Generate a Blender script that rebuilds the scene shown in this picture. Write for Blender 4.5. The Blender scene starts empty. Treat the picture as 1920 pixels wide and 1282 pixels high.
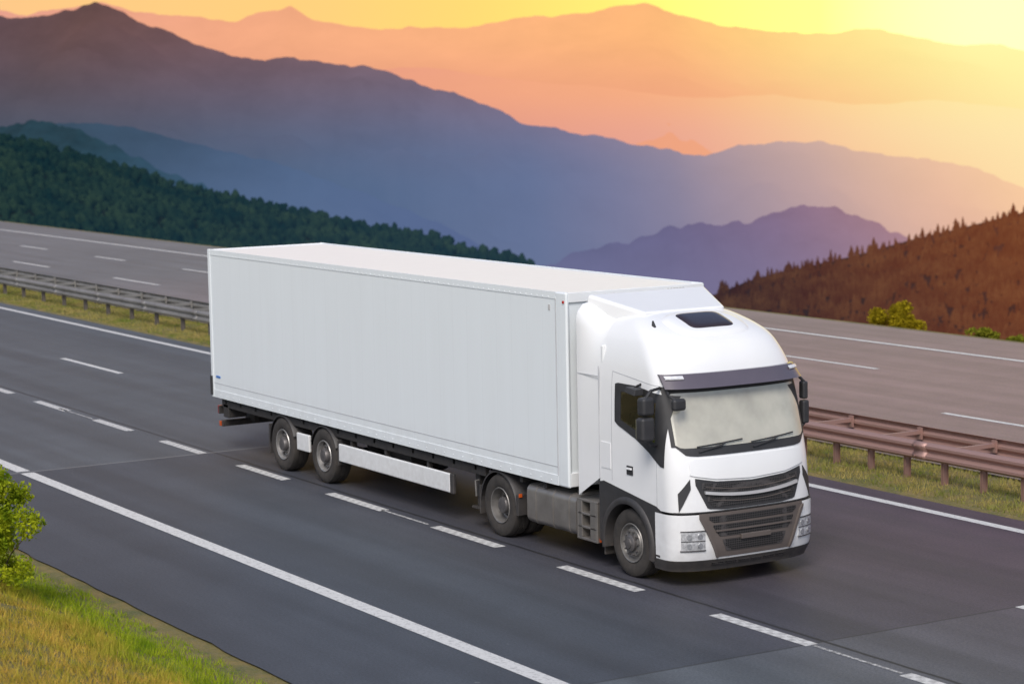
import bpy, bmesh, math, random
import numpy as np
from mathutils import Vector, Matrix, noise
from mathutils.bvhtree import BVHTree
random.seed(7); rng=np.random.default_rng(11)
C=bpy.context.scene.collection
PI=math.pi
# ------------------------------------------------------------------ colours / materials
def lin(c): 
    c=c/255.0
    return c/12.92 if c<=0.04045 else ((c+0.055)/1.055)**2.4
def S(r,g,b): return (lin(r),lin(g),lin(b),1.0)
def newmat(name):
    m=bpy.data.materials.new(name); m.use_nodes=True
    nt=m.node_tree; nt.nodes.clear()
    out=nt.nodes.new('ShaderNodeOutputMaterial')
    return m,nt,out
def N(nt,t,**kw):
    n=nt.nodes.new(t)
    for k,v in kw.items(): setattr(n,k,v)
    return n
def math_(nt,op,a,b=None,c=None,clamp=False):
    n=nt.nodes.new('ShaderNodeMath'); n.operation=op; n.use_clamp=clamp
    for i,x in enumerate((a,b,c)):
        if x is None: continue
        if isinstance(x,(int,float)): n.inputs[i].default_value=x
        else: nt.links.new(x,n.inputs[i])
    return n.outputs[0]
def mixc(nt,f,a,b,mode='MIX'):
    n=nt.nodes.new('ShaderNodeMix'); n.data_type='RGBA'; n.blend_type=mode
    for i,x in ((0,f),(6,a),(7,b)):
        if isinstance(x,(int,float)): n.inputs[i].default_value=x
        elif isinstance(x,tuple): n.inputs[i].default_value=x
        else: nt.links.new(x,n.inputs[i])
    return n.outputs[2]
def noise_(nt,vec,scale,detail=3,rough=.55):
    n=nt.nodes.new('ShaderNodeTexNoise'); n.inputs['Scale'].default_value=scale
    n.inputs['Detail'].default_value=detail; n.inputs['Roughness'].default_value=rough
    if vec is not None: nt.links.new(vec,n.inputs['Vector'])
    return n.outputs['Fac']
def mrange(nt,v,a,b,c=0.,d=1.,smooth=False):
    n=nt.nodes.new('ShaderNodeMapRange')
    if smooth: n.interpolation_type='SMOOTHSTEP'
    nt.links.new(v,n.inputs[0])
    for i,x in enumerate((a,b,c,d)): n.inputs[i+1].default_value=x
    return n.outputs[0]
def ramp(nt,v,stops):
    n=nt.nodes.new('ShaderNodeValToRGB'); nt.links.new(v,n.inputs[0])
    e=n.color_ramp.elements
    while len(e)<len(stops): e.new(.5)
    for k,(p,c) in enumerate(sorted(stops)):
        e[k].position=p; e[k].color=c
    return n.outputs[0]
def bump(nt,h,strength,dist=.01):
    n=nt.nodes.new('ShaderNodeBump'); n.inputs['Strength'].default_value=strength; n.inputs['Distance'].default_value=dist
    nt.links.new(h,n.inputs['Height']); return n.outputs[0]
def pmat(name,col,rough=.5,metal=0.,var=.12,scale=3.,coat=0.,bmp=0.,bscale=60.,dirt=None,spec=.5,sunset_xtint=None):
    m,nt,out=newmat(name)
    p=N(nt,'ShaderNodeBsdfPrincipled'); nt.links.new(p.outputs[0],out.inputs[0])
    tc=N(nt,'ShaderNodeTexCoord')
    f=noise_(nt,tc.outputs['Object'],scale,4)
    f2=mrange(nt,f,.3,.7)
    c2=tuple(x*(1-var) for x in col[:3])+(1,)
    cc=mixc(nt,f2,c2,col)
    if sunset_xtint:  # warm sunset cast mixed into the base colour along x
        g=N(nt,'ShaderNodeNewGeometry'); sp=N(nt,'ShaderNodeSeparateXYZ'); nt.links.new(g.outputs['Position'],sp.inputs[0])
        cc=mixc(nt,mrange(nt,sp.outputs[0],sunset_xtint[0],sunset_xtint[1]),cc,sunset_xtint[2])
    if dirt is not None:      # dirt towards the ground
        sp=N(nt,'ShaderNodeSeparateXYZ'); nt.links.new(tc.outputs['Object'],sp.inputs[0])
        z=mrange(nt,sp.outputs[2],dirt[0],dirt[1],1,0)
        ff=math_(nt,'MULTIPLY',z,mrange(nt,noise_(nt,tc.outputs['Object'],9,5),.3,.8,.25,1))
        cc=mixc(nt,math_(nt,'MULTIPLY',ff,dirt[2]),cc,S(120,108,96))
    nt.links.new(cc,p.inputs['Base Color'])
    p.inputs['Roughness'].default_value=rough; p.inputs['Metallic'].default_value=metal
    p.inputs['Coat Weight'].default_value=coat; p.inputs['Specular IOR Level'].default_value=spec
    if bmp:
        nt.links.new(bump(nt,noise_(nt,tc.outputs['Object'],bscale,3),bmp,.01),p.inputs['Normal'])
    return m
M={}
M['cab_white']=pmat('cab_white',(.79,.80,.81,1),.28,0,.03,1.5,coat=.4,dirt=(.3,1.5,.28))
M['plain_white']=pmat('plain_white',(.77,.79,.80,1),.4,0,.04,2,dirt=(.4,1.2,.38))
M['dark_trim']=pmat('dark_trim',(.035,.035,.038,1),.55,0,.3,6,bmp=.05,dirt=(.2,1.3,.25))
M['visor']=pmat('visor',S(90,84,94),.25,0,.1,2,coat=.4)
M['grille_grey']=pmat('grille_grey',S(96,88,84),.45,0,.12,4)
M['chrome']=pmat('chrome',(.75,.75,.76,1),.18,.9,.05,3)
M['bright_bar']=pmat('bright_bar',(.66,.66,.68,1),.28,.45,.05,3)
M['chassis']=pmat('chassis',(.022,.022,.024,1),.65,0,.4,5,dirt=(.2,1.2,.35))
M['rubber']=pmat('rubber',(.028,.027,.027,1),.85,0,.4,8,bmp=.2,bscale=40,dirt=(-2,2,.35))
M['steel_rim']=pmat('steel_rim',(.26,.25,.24,1),.45,.5,.3,9)
M['hub_grey']=pmat('hub_grey',(.16,.15,.15,1),.5,.5,.4,14)
M['rim_silver']=pmat('rim_silver',(.45,.44,.43,1),.4,.6,.3,9)
M['tank']=pmat('tank',(.34,.32,.30,1),.42,.65,.3,3,bmp=.04,bscale=15,dirt=(.3,1.0,.45))
M['seam']=pmat('seam',(.50,.51,.53,1),.6)
M['interior']=pmat('interior',S(225,215,190),.8,0,.15,3)
M['dash']=pmat('dash',S(165,155,138),.7,0,.2,6)
M['seat_fabric']=pmat('seat_fabric',S(120,116,110),.9,0,.2,6)
M['orange_lens']=pmat('orange_lens',S(190,85,35),.25)
M['red_lens']=pmat('red_lens',S(170,30,25),.25)
M['lamp_lens']=pmat('lamp_lens',(.80,.81,.83,1),.12,.15,.2,25,coat=.6)
M['head_lens']=pmat('head_lens',(.50,.51,.53,1),.08,.5,.4,30,coat=1.)
M['lamp_bowl']=pmat('lamp_bowl',(.66,.67,.69,1),.2,.25,.55,22,coat=1.)
M['blue_mark']=pmat('blue_mark',S(70,120,190),.5)
M['mark_grey']=pmat('mark_grey',S(190,190,190),.6)
M['bark']=pmat('bark',(.09,.06,.04,1),.9,0,.4,20,bmp=.5)
def grille_mat():
    m,nt,out=newmat('grille_mesh'); p=N(nt,'ShaderNodeBsdfPrincipled'); nt.links.new(p.outputs[0],out.inputs[0])
    tc=N(nt,'ShaderNodeTexCoord'); v=N(nt,'ShaderNodeTexVoronoi'); v.feature='DISTANCE_TO_EDGE'; v.inputs['Scale'].default_value=32
    v.inputs['Randomness'].default_value=.15
    nt.links.new(tc.outputs['Object'],v.inputs['Vector'])
    f=mrange(nt,v.outputs['Distance'],.06,.16)
    nt.links.new(mixc(nt,f,(.06,.055,.055,1),(.004,.004,.004,1)),p.inputs['Base Color']); p.inputs['Roughness'].default_value=.5
    return m
M['grille_mesh']=grille_mat()
def glass_mat(name,tint,refl,rough=.02,sky_sheen=0.,sheen_col=(.8,.8,.7,1)):
    m,nt,out=newmat(name)
    t=N(nt,'ShaderNodeBsdfTransparent'); t.inputs[0].default_value=tint
    g=N(nt,'ShaderNodeBsdfGlossy'); g.inputs['Roughness'].default_value=rough; g.inputs[0].default_value=(.95,.95,.95,1)
    fr=N(nt,'ShaderNodeFresnel'); fr.inputs[0].default_value=1.5
    f=math_(nt,'ADD',fr.outputs[0],refl,clamp=True)
    base=t.outputs[0]
    if sky_sheen:      # cream diffuse layer painting in sky reflection and brightness inside the cab
        tc=N(nt,'ShaderNodeTexCoord'); d=N(nt,'ShaderNodeBsdfDiffuse'); d.inputs[0].default_value=sheen_col
        fm=N(nt,'ShaderNodeMixShader'); nt.links.new(mrange(nt,noise_(nt,tc.outputs['Object'],1.6,4),.3,.7,sky_sheen*.75,sky_sheen*1.15),fm.inputs[0])
        nt.links.new(base,fm.inputs[1]); nt.links.new(d.outputs[0],fm.inputs[2]); base=fm.outputs[0]
    mx=N(nt,'ShaderNodeMixShader'); nt.links.new(f,mx.inputs[0]); nt.links.new(base,mx.inputs[1]); nt.links.new(g.outputs[0],mx.inputs[2])
    nt.links.new(mx.outputs[0],out.inputs[0]); return m
M['windscreen']=glass_mat('windscreen',(.93,.92,.86,1),.06,.05,.52,(.86,.83,.70,1))  # cream layer stands for the pale sky mirrored in the glass
M['side_glass']=glass_mat('side_glass',(.38,.34,.24,1),.08)
M['dark_glass']=pmat('dark_glass',(.035,.025,.03,1),.12,0,.1,2,coat=.3)
def trailer_mat(name,axis_step,base):
    m,nt,out=newmat(name); p=N(nt,'ShaderNodeBsdfPrincipled'); nt.links.new(p.outputs[0],out.inputs[0])
    tc=N(nt,'ShaderNodeTexCoord'); sp=N(nt,'ShaderNodeSeparateXYZ'); nt.links.new(tc.outputs['Object'],sp.inputs[0])
    fr=math_(nt,'FRACT',math_(nt,'DIVIDE',sp.outputs[0],axis_step))
    d=math_(nt,'ABSOLUTE',math_(nt,'SUBTRACT',fr,.5))
    line=mrange(nt,d,.0,.02,1,0)
    mp=N(nt,'ShaderNodeMapping'); mp.inputs['Scale'].default_value=(2,2,.2); nt.links.new(tc.outputs['Object'],mp.inputs[0])
    st=mrange(nt,noise_(nt,mp.outputs[0],2.2,5),.35,.75)
    c=mixc(nt,math_(nt,'MULTIPLY',st,.05),base,S(165,165,160))
    c=mixc(nt,math_(nt,'MULTIPLY',line,.10),c,S(140,145,150))
    low=math_(nt,'MULTIPLY',mrange(nt,sp.outputs[2],1.1,1.6,1,0),mrange(nt,noise_(nt,tc.outputs['Object'],4,5),.35,.8))
    c=mixc(nt,math_(nt,'MULTIPLY',low,.18),c,S(140,132,120))
    nt.links.new(c,p.inputs['Base Color']); p.inputs['Roughness'].default_value=.36
    h=mrange(nt,noise_(nt,tc.outputs['Object'],.9,2),0,1)
    hh=math_(nt,'SUBTRACT',math_(nt,'MULTIPLY',h,.6),math_(nt,'MULTIPLY',line,.4))
    nt.links.new(bump(nt,hh,.06,.01),p.inputs['Normal'])
    return m
M['trailer_skin']=trailer_mat('trailer_skin',.46,(.74,.785,.81,1))
M['trailer_roof']=trailer_mat('trailer_roof',.62,(.83,.84,.85,1))
def asphalt(name,dark,light,xs=None,seam=None,tracks=(),rough=.62,sunset_tint=None):
    m,nt,out=newmat(name); p=N(nt,'ShaderNodeBsdfPrincipled'); nt.links.new(p.outputs[0],out.inputs[0])
    g=N(nt,'ShaderNodeNewGeometry'); sp=N(nt,'ShaderNodeSeparateXYZ'); nt.links.new(g.outputs['Position'],sp.inputs[0])
    P=g.outputs['Position']
    if xs:
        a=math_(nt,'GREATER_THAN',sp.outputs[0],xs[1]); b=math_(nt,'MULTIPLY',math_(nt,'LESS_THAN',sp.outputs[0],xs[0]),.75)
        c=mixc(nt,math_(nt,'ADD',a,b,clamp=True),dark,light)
    else: c=mixc(nt,mrange(nt,noise_(nt,P,.15,3),.35,.65),dark,light)
    if sunset_tint: c=mixc(nt,math_(nt,'MULTIPLY',mrange(nt,sp.outputs[0],sunset_tint[0],sunset_tint[1]),mrange(nt,sp.outputs[1],sunset_tint[2],sunset_tint[3])),c,sunset_tint[4])  # sunset glow painted into the asphalt colour, rising with x and y
    mp=N(nt,'ShaderNodeMapping'); mp.inputs['Scale'].default_value=(.05,1.3,1); nt.links.new(P,mp.inputs[0])
    st=mrange(nt,noise_(nt,mp.outputs[0],1.2,4),.3,.7,.80,1.18)
    bl=mrange(nt,noise_(nt,P,.9,5,.6),.3,.7,.90,1.10)
    fine=mrange(nt,noise_(nt,P,26,4,.8),.3,.7,.58,1.42)
    k=math_(nt,'MULTIPLY',math_(nt,'MULTIPLY',st,bl),fine)
    vs=N(nt,'ShaderNodeVectorMath',operation='SCALE'); nt.links.new(c,vs.inputs[0]); nt.links.new(k,vs.inputs['Scale'])
    c=vs.outputs[0]
    # loose pale chippings
    chip=mrange(nt,noise_(nt,P,7,2,.5),.76,.80)
    c=mixc(nt,math_(nt,'MULTIPLY',chip,.35),c,(.3,.3,.3,1))
    for t in tracks:
        d=math_(nt,'ABSOLUTE',math_(nt,'SUBTRACT',sp.outputs[1],t))
        c=mixc(nt,math_(nt,'MULTIPLY',mrange(nt,d,.1,.45,1,0,True),.20),c,(.03,.03,.032,1))
    def ln(v,at,w,col,amt):
        nonlocal c
        wob=math_(nt,'MULTIPLY',math_(nt,'SUBTRACT',noise_(nt,P,1.5,3),.5),.05)
        d=math_(nt,'ABSOLUTE',math_(nt,'SUBTRACT',math_(nt,'ADD',v,wob),at))
        c=mixc(nt,math_(nt,'MULTIPLY',mrange(nt,d,w,w*2,1,0),amt),c,col)
    if seam: ln(sp.outputs[1],seam,.020,(.012,.012,.014,1),.9)
    if xs:
        ln(sp.outputs[0],xs[1],.015,(.02,.02,.02,1),.7); ln(sp.outputs[0],xs[0],.02,(.25,.25,.25,1),.6)
    nt.links.new(c,p.inputs['Base Color']); p.inputs['Roughness'].default_value=rough
    nt.links.new(bump(nt,noise_(nt,P,45,3),.5,.006),p.inputs['Normal'])
    return m
M['asphalt']=asphalt('asphalt',(.045,.052,.065,1),(.080,.092,.105,1),(-41.2,-22.1),17.80,(18.5,20.3,15,16.8,22,23.8),.6,(-48,-26,16,24,(.076,.052,.066,1)))  # last colour: sunset glow painted onto the right of the near road
M['asphalt_far']=asphalt('asphalt_far',(.092,.104,.120,1),(.112,.124,.140,1),rough=.5,sunset_tint=(-85,-42,20,24,(.205,.138,.142,1)))  # mauve is evening glow put into the far road's colour
def paint_mat(name,ribs,amt=.75):
    m,nt,out=newmat(name); p=N(nt,'ShaderNodeBsdfPrincipled'); nt.links.new(p.outputs[0],out.inputs[0])
    g=N(nt,'ShaderNodeNewGeometry'); P=g.outputs['Position']
    w=mrange(nt,noise_(nt,P,14,6,.75),.50 if amt<.8 else .40,.72 if amt<.8 else .55)
    c=mixc(nt,math_(nt,'MULTIPLY',w,amt),(.58,.58,.57,1),(.12,.12,.125,1))
    if ribs:
        ck=N(nt,'ShaderNodeTexChecker'); ck.inputs['Scale'].default_value=9; nt.links.new(P,ck.inputs['Vector'])
        c=mixc(nt,math_(nt,'MULTIPLY',ck.outputs['Fac'],.35),c,(.16,.16,.165,1))
    nt.links.new(c,p.inputs['Base Color']); p.inputs['Roughness'].default_value=.6
    return m
M['road_paint']=paint_mat('road_paint',False); M['rib_paint']=paint_mat('rib_paint',True); M['worn_paint']=paint_mat('worn_paint',False,.9)
def ground_mat():
    m,nt,out=newmat('ground'); p=N(nt,'ShaderNodeBsdfPrincipled'); nt.links.new(p.outputs[0],out.inputs[0])
    g=N(nt,'ShaderNodeNewGeometry'); P=g.outputs['Position']
    c=mixc(nt,mrange(nt,noise_(nt,P,1.5,6,.7),.35,.65),(.09,.10,.025,1),(.22,.16,.05,1))
    c=mixc(nt,mrange(nt,noise_(nt,P,30,3,.7),.5,.75),c,(.2,.16,.11,1))
    nt.links.new(c,p.inputs['Base Color']); p.inputs['Roughness'].default_value=.95
    nt.links.new(bump(nt,noise_(nt,P,20,4),.8,.05),p.inputs['Normal'])
    return m
M['ground']=ground_mat()
def leaf_mat(name,c1,c2,scale,dry=None,transl=.45,haze=None):
    m,nt,out=newmat(name)
    g=N(nt,'ShaderNodeNewGeometry'); P=g.outputs['Position']
    c=mixc(nt,mrange(nt,noise_(nt,P,scale,4,.7),.35,.65),c1,c2)
    if dry:
        sp=N(nt,'ShaderNodeSeparateXYZ'); nt.links.new(P,sp.inputs[0])
        yy=math_(nt,'ADD',sp.outputs[1],math_(nt,'MULTIPLY',math_(nt,'SUBTRACT',noise_(nt,P,1.2,3),.5),3.0))
        f=mrange(nt,yy,dry[0],dry[1])
        dc=mixc(nt,mrange(nt,noise_(nt,P,4,4),.35,.65),dry[2],dry[3])
        c=mixc(nt,f,dc,c)
    d=N(nt,'ShaderNodeBsdfDiffuse'); t=N(nt,'ShaderNodeBsdfTranslucent')
    nt.links.new(c,d.inputs[0]); nt.links.new(c,t.inputs[0])
    mx=N(nt,'ShaderNodeMixShader'); mx.inputs[0].default_value=transl
    nt.links.new(d.outputs[0],mx.inputs[1]); nt.links.new(t.outputs[0],mx.inputs[2])
    last=mx.outputs[0]
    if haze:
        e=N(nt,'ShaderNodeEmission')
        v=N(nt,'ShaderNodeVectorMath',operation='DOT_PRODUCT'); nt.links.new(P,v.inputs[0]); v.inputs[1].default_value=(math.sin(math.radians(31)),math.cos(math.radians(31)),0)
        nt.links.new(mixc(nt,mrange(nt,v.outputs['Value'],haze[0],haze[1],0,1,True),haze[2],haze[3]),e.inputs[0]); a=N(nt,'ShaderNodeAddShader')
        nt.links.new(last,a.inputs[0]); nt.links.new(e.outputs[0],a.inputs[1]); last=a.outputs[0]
    nt.links.new(last,out.inputs[0]); return m
M['bank_grass']=leaf_mat('bank_grass',(.15,.25,.015,1),(.40,.46,.03,1),3,(9.1,10.1,(.66,.42,.09,1),(.30,.30,.035,1)),.3)
M['median_grass']=leaf_mat('median_grass',(.17,.22,.04,1),(.46,.36,.13,1),1.2,transl=.3)
M['bush_leaf']=leaf_mat('bush_leaf',(.13,.22,.012,1),(.52,.56,.03,1),4)
M['yellow_leaf']=leaf_mat('yellow_leaf',(.22,.17,.01,1),(.46,.36,.02,1),2)
M['low_leaf']=leaf_mat('low_leaf',(.15,.16,.02,1),(.30,.30,.03,1),2)
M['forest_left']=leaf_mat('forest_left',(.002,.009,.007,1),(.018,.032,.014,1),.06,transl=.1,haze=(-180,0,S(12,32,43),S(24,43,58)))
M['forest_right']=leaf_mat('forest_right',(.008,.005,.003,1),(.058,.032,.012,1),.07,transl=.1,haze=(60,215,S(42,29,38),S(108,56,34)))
M['galv']=pmat('galv',(.30,.29,.28,1),.5,.45,.35,1.2,bmp=.05,sunset_xtint=(-50,-34,(.40,.25,.22,1)))  # reddish end colour paints sunset light on the right-hand rails
M['post']=pmat('post',(.22,.19,.17,1),.6,.3,.4,4,sunset_xtint=(-50,-34,(.30,.18,.15,1)))  # posts carry the same painted evening warmth towards the right
# ------------------------------------------------------------------ objects
def tag(o,label=None,cat=None,group=None,kind=None):
    if label: o['label']=label
    if cat: o['category']=cat
    if group: o['group']=group
    if kind: o['kind']=kind
    return o
def empty(name,loc,rz=0,parent=None):
    o=bpy.data.objects.new(name,None); C.objects.link(o); o.location=loc; o.rotation_euler=(0,0,rz)
    o.empty_display_size=.2
    if parent: o.parent=parent
    return o
def link(name,me,mat,parent=None,smooth=False,bevel=0.,seg=2,angle=35):
    o=bpy.data.objects.new(name,me); C.objects.link(o)
    if mat: me.materials.append(mat)
    if parent: o.parent=parent
    if smooth or bevel:
        me.polygons.foreach_set('use_smooth',[True]*len(me.polygons))
        if not bevel: me.set_sharp_from_angle(angle=math.radians(angle))
    if bevel:
        b=o.modifiers.new('bevel','BEVEL'); b.width=bevel; b.segments=seg; b.limit_method='ANGLE'; b.angle_limit=math.radians(35); b.harden_normals=True
    return o
class B:
    def __init__(s): s.v=[]; s.f=[]
    def add(s,v,f):
        n=len(s.v); s.v+= [tuple(p) for p in v]; s.f+= [tuple(n+i for i in q) for q in f]; return s
    def box(s,x0,x1,y0,y1,z0,z1):
        v=[(x0,y0,z0),(x1,y0,z0),(x1,y1,z0),(x0,y1,z0),(x0,y0,z1),(x1,y0,z1),(x1,y1,z1),(x0,y1,z1)]
        return s.hexa(v)
    def hexa(s,v):
        return s.add(v,[(3,2,1,0),(4,5,6,7),(0,1,5,4),(1,2,6,5),(2,3,7,6),(3,0,4,7)])
    def cyl(s,p0,p1,r0,r1=None,n=16,cap=True):
        if r1 is None: r1=r0
        p0=Vector(p0); p1=Vector(p1); d=(p1-p0).normalized()
        a=d.orthogonal().normalized(); b=d.cross(a)
        v=[];f=[]
        for k in range(n):
            t=2*PI*k/n; e=a*math.cos(t)+b*math.sin(t)
            v.append(p0+e*r0); v.append(p1+e*r1)
        for k in range(n):
            k2=(k+1)%n; f.append((2*k,2*k2,2*k2+1,2*k+1))
        if cap:
            f.append(tuple(2*k for k in range(n))[::-1]); f.append(tuple(2*k+1 for k in range(n)))
        return s.add(v,f)
    def tube(s,pts,r,n=8):
        for a,b in zip(pts[:-1],pts[1:]): s.cyl(a,b,r,r,n)
        return s
    def lathe(s,prof,c,sgn,n=40):   # axis y; prof=(radius, axial outward)
        v=[];f=[];m=len(prof)
        for k in range(n):
            t=2*PI*k/n
            for (r,a) in prof: v.append((c[0]+r*math.cos(t),c[1]+sgn*a,c[2]+r*math.sin(t)))
        for k in range(n):
            k2=(k+1)%n
            for i in range(m-1):
                q=(k*m+i,k*m+i+1,k2*m+i+1,k2*m+i)
                f.append(q if sgn<0 else q[::-1])
        return s.add(v,f)
    def prism(s,pts,y0,y1,axis='y'):
        n=len(pts)
        if axis=='y': v=[(p[0],y0,p[1]) for p in pts]+[(p[0],y1,p[1]) for p in pts]
        else: v=[(y0,p[0],p[1]) for p in pts]+[(y1,p[0],p[1]) for p in pts]
        f=[tuple(range(n)),tuple(range(2*n-1,n-1,-1))]+[(i,n+i,n+(i+1)%n,(i+1)%n) for i in range(n)]
        return s.add(v,f)
    def build(s,name,mat,parent=None,smooth=False,bevel=0.,seg=2,angle=35):
        me=bpy.data.meshes.new(name); me.from_pydata(s.v,[],s.f); me.update()
        bm=bmesh.new(); bm.from_mesh(me); bmesh.ops.recalc_face_normals(bm,faces=bm.faces); bm.to_mesh(me); bm.free()
        return link(name,me,mat,parent,smooth,bevel,seg,angle)
def fast(name,V,F,mat,smooth=False,parent=None):
    me=bpy.data.meshes.new(name); V=np.asarray(V,dtype=np.float32); F=np.asarray(F,dtype=np.int32)
    k=F.shape[1]
    me.vertices.add(len(V)); me.vertices.foreach_set('co',V.ravel())
    me.loops.add(F.size); me.loops.foreach_set('vertex_index',F.ravel())
    me.polygons.add(len(F)); me.polygons.foreach_set('loop_start',np.arange(len(F),dtype=np.int32)*k)
    me.update(calc_edges=True); me.validate()
    if smooth: me.polygons.foreach_set('use_smooth',[True]*len(me.polygons))
    o=bpy.data.objects.new(name,me); C.objects.link(o); me.materials.append(mat)
    if parent: o.parent=parent
    return o
# ------------------------------------------------------------------ camera: 7 m above the road, long lens
H=7.0; FP=4250.0; TILT=math.atan(470/4250); ROLL=.020; YAW=math.radians(31.0)
Rv=Vector((math.sin(YAW),math.cos(YAW),0)); Fv=Vector((-math.cos(YAW),math.sin(YAW),0))
fwd=Fv*math.cos(TILT)-Vector((0,0,math.sin(TILT))); up0=Rv.cross(fwd); 
right=Rv*math.cos(ROLL)-up0*math.sin(ROLL); up=right.cross(fwd)
cam=bpy.data.cameras.new('camera'); co=bpy.data.objects.new('camera',cam); C.objects.link(co)
mw=Matrix(((right.x,up.x,-fwd.x,0),(right.y,up.y,-fwd.y,0),(right.z,up.z,-fwd.z,H),(0,0,0,1)))
co.matrix_world=mw; cam.sensor_width=36; cam.lens=FP/1920*36; cam.clip_end=30000; cam.clip_start=.1
cam.dof.use_dof=True; cam.dof.focus_distance=33.0; cam.dof.aperture_fstop=1.7
bpy.context.scene.camera=co
def ray(px,py):
    u=px-960; v=py-641; u2=u-.02*v; v2=u*.02+v
    ct,st=math.cos(TILT),math.sin(TILT)
    df=FP*ct-v2*st; dn=FP*st+v2*ct
    return u2/df, dn/df        # lateral per depth, drop per depth
# ------------------------------------------------------------------ world + sun
w=bpy.data.worlds.new('World'); bpy.context.scene.world=w; w.use_nodes=True; nt=w.node_tree; nt.nodes.clear()
SUN_EL=math.radians(46); SUN_AZ=math.radians(-42)   # direction towards the sun, measured from +X
sd=Vector((math.cos(SUN_EL)*math.cos(SUN_AZ),math.cos(SUN_EL)*math.sin(SUN_AZ),math.sin(SUN_EL)))
out=N(nt,'ShaderNodeOutputWorld'); sky=N(nt,'ShaderNodeTexSky'); sky.sky_type='NISHITA'; sky.sun_disc=False
sky.sun_elevation=SUN_EL; sky.sun_rotation=math.radians(90)-SUN_AZ; sky.dust_density=3.0; sky.air_density=1.0; sky.ozone_density=1.5
bg=N(nt,'ShaderNodeBackground'); bg.inputs[1].default_value=.15; nt.links.new(sky.outputs[0],bg.inputs[0])
tc=N(nt,'ShaderNodeTexCoord'); D_=tc.outputs['Generated']
sv=N(nt,'ShaderNodeVectorMath',operation='DOT_PRODUCT'); nt.links.new(D_,sv.inputs[0])
az=math.radians(149.0-12.5); sv.inputs[1].default_value=(math.cos(az)*.999,math.sin(az)*.999,.03)
dot=sv.outputs['Value']
gcol=ramp(nt,dot,[(.3,S(228,176,158)),(.88,S(248,192,140)),(.955,S(253,206,124)),(.985,S(255,222,110)),(.996,S(255,240,130)),(1.0,S(255,250,180))])
bg2=N(nt,'ShaderNodeBackground'); nt.links.new(gcol,bg2.inputs[0]); nt.links.new(mrange(nt,dot,.97,1.0,1.05,1.4,True),bg2.inputs[1])
sp=N(nt,'ShaderNodeSeparateXYZ'); nt.links.new(D_,sp.inputs[0])
fac=math_(nt,'MULTIPLY',mrange(nt,sp.outputs[2],.06,.50,1,0,True),mrange(nt,dot,.30,.86,0,1,True))
mx=N(nt,'ShaderNodeMixShader'); nt.links.new(fac,mx.inputs[0]); nt.links.new(bg.outputs[0],mx.inputs[1]); nt.links.new(bg2.outputs[0],mx.inputs[2])
nt.links.new(mx.outputs[0],out.inputs[0])
sl=bpy.data.lights.new('sun','SUN'); sl.energy=2.2; sl.angle=math.radians(25); sl.color=(1,.965,.92)
so=bpy.data.objects.new('sun',sl); C.objects.link(so); so.rotation_euler=(-sd).to_track_quat('-Z','Y').to_euler()
vs=bpy.context.scene.view_settings; vs.view_transform='Standard'; vs.look='None'; vs.exposure=0
# ------------------------------------------------------------------ ground and roads
prof=[(-400,16),(-60,7),(-20,6),(-4,5.0),(0,3.8),(5,2.05),(9.3,.55),(10,.22),(10.6,.04),(11.0,-.015),(11.25,-.02),(11.6,-.04),(25.2,-.03),(25.5,.02),(26.5,.05),(27.6,.02),(28.0,-.03),(42.8,-.03),(43.6,-.08),(47,-.8),(60,-5),(100,-18),(250,-62),(600,-130),(1500,-270),(3000,-460),(11000,-760)]
ys=[]
for (a,za),(b,zb) in zip(prof[:-1],prof[1:]):
    n=4 if (b-a)<12 and a<11 else 1
    for k in range(n): ys.append((a+(b-a)*k/n, za+(zb-za)*k/n))
ys.append(prof[-1])
xs=[-12000,-6000,-3000,-1500,-800,-500,-300,-200,-150,-120]+[-100+i*1.0 for i in range(0,96)]+[0,10,30,80,200,600,2000]
def bank_z(x,y):
    z=float(np.interp(y,[p[0] for p in prof],[p[1] for p in prof]))
    if y<10.4 and -100<x<5: z+=noise.fractal(Vector((x*.5,y*.5,0)),1,2,4)*.10*min(1,(10.6-y)/1.2)
    return z
V=[];F=[]
for x in xs:
    for (y,z) in ys: V.append((x,y,bank_z(x,y)))
m_=len(ys)
for i in range(len(xs)-1):
    for j in range(m_-1): F.append((i*m_+j,(i+1)*m_+j,(i+1)*m_+j+1,i*m_+j+1))
tag(fast('ground',V,F,M['ground'],True),'earth bank, central reserve and valley floor around the motorway','ground',kind='structure')
def strip(name,x0,x1,y0,y1,z,mat,seg=40,wob=None):
    xx=np.linspace(x0,x1,seg+1); V=[];F=[]
    for x in xx: V+=[(x,y0+(wob(x) if wob else 0),z),(x,y1,z)]
    for i in range(seg): F.append((2*i,2*i+2,2*i+3,2*i+1))
    return fast(name,V,F,mat)
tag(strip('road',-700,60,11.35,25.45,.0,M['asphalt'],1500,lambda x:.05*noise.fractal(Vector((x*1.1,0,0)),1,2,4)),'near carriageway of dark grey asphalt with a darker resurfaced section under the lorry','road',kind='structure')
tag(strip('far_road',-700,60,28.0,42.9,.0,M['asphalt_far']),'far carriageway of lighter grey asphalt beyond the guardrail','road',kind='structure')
b=B()
def q(b,x0,x1,y0,y1,z=.004): b.add([(x0,y0,z),(x1,y0,z),(x1,y1,z),(x0,y1,z)],[(0,1,2,3)])
for x0,x1 in ((-700,-41.3),(-41.1,60)): q(b,x0,x1,13.80,14.06)
q(b,-700,60,24.66,24.86); q(b,-700,60,40.02,40.22); q(b,-700,60,28.95,29.12)
k=-12
while -22.1+12.3*k<40:
    x=-22.1+12.3*k; q(b,x,x+4.3,21.06,21.22); k+=1
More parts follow.
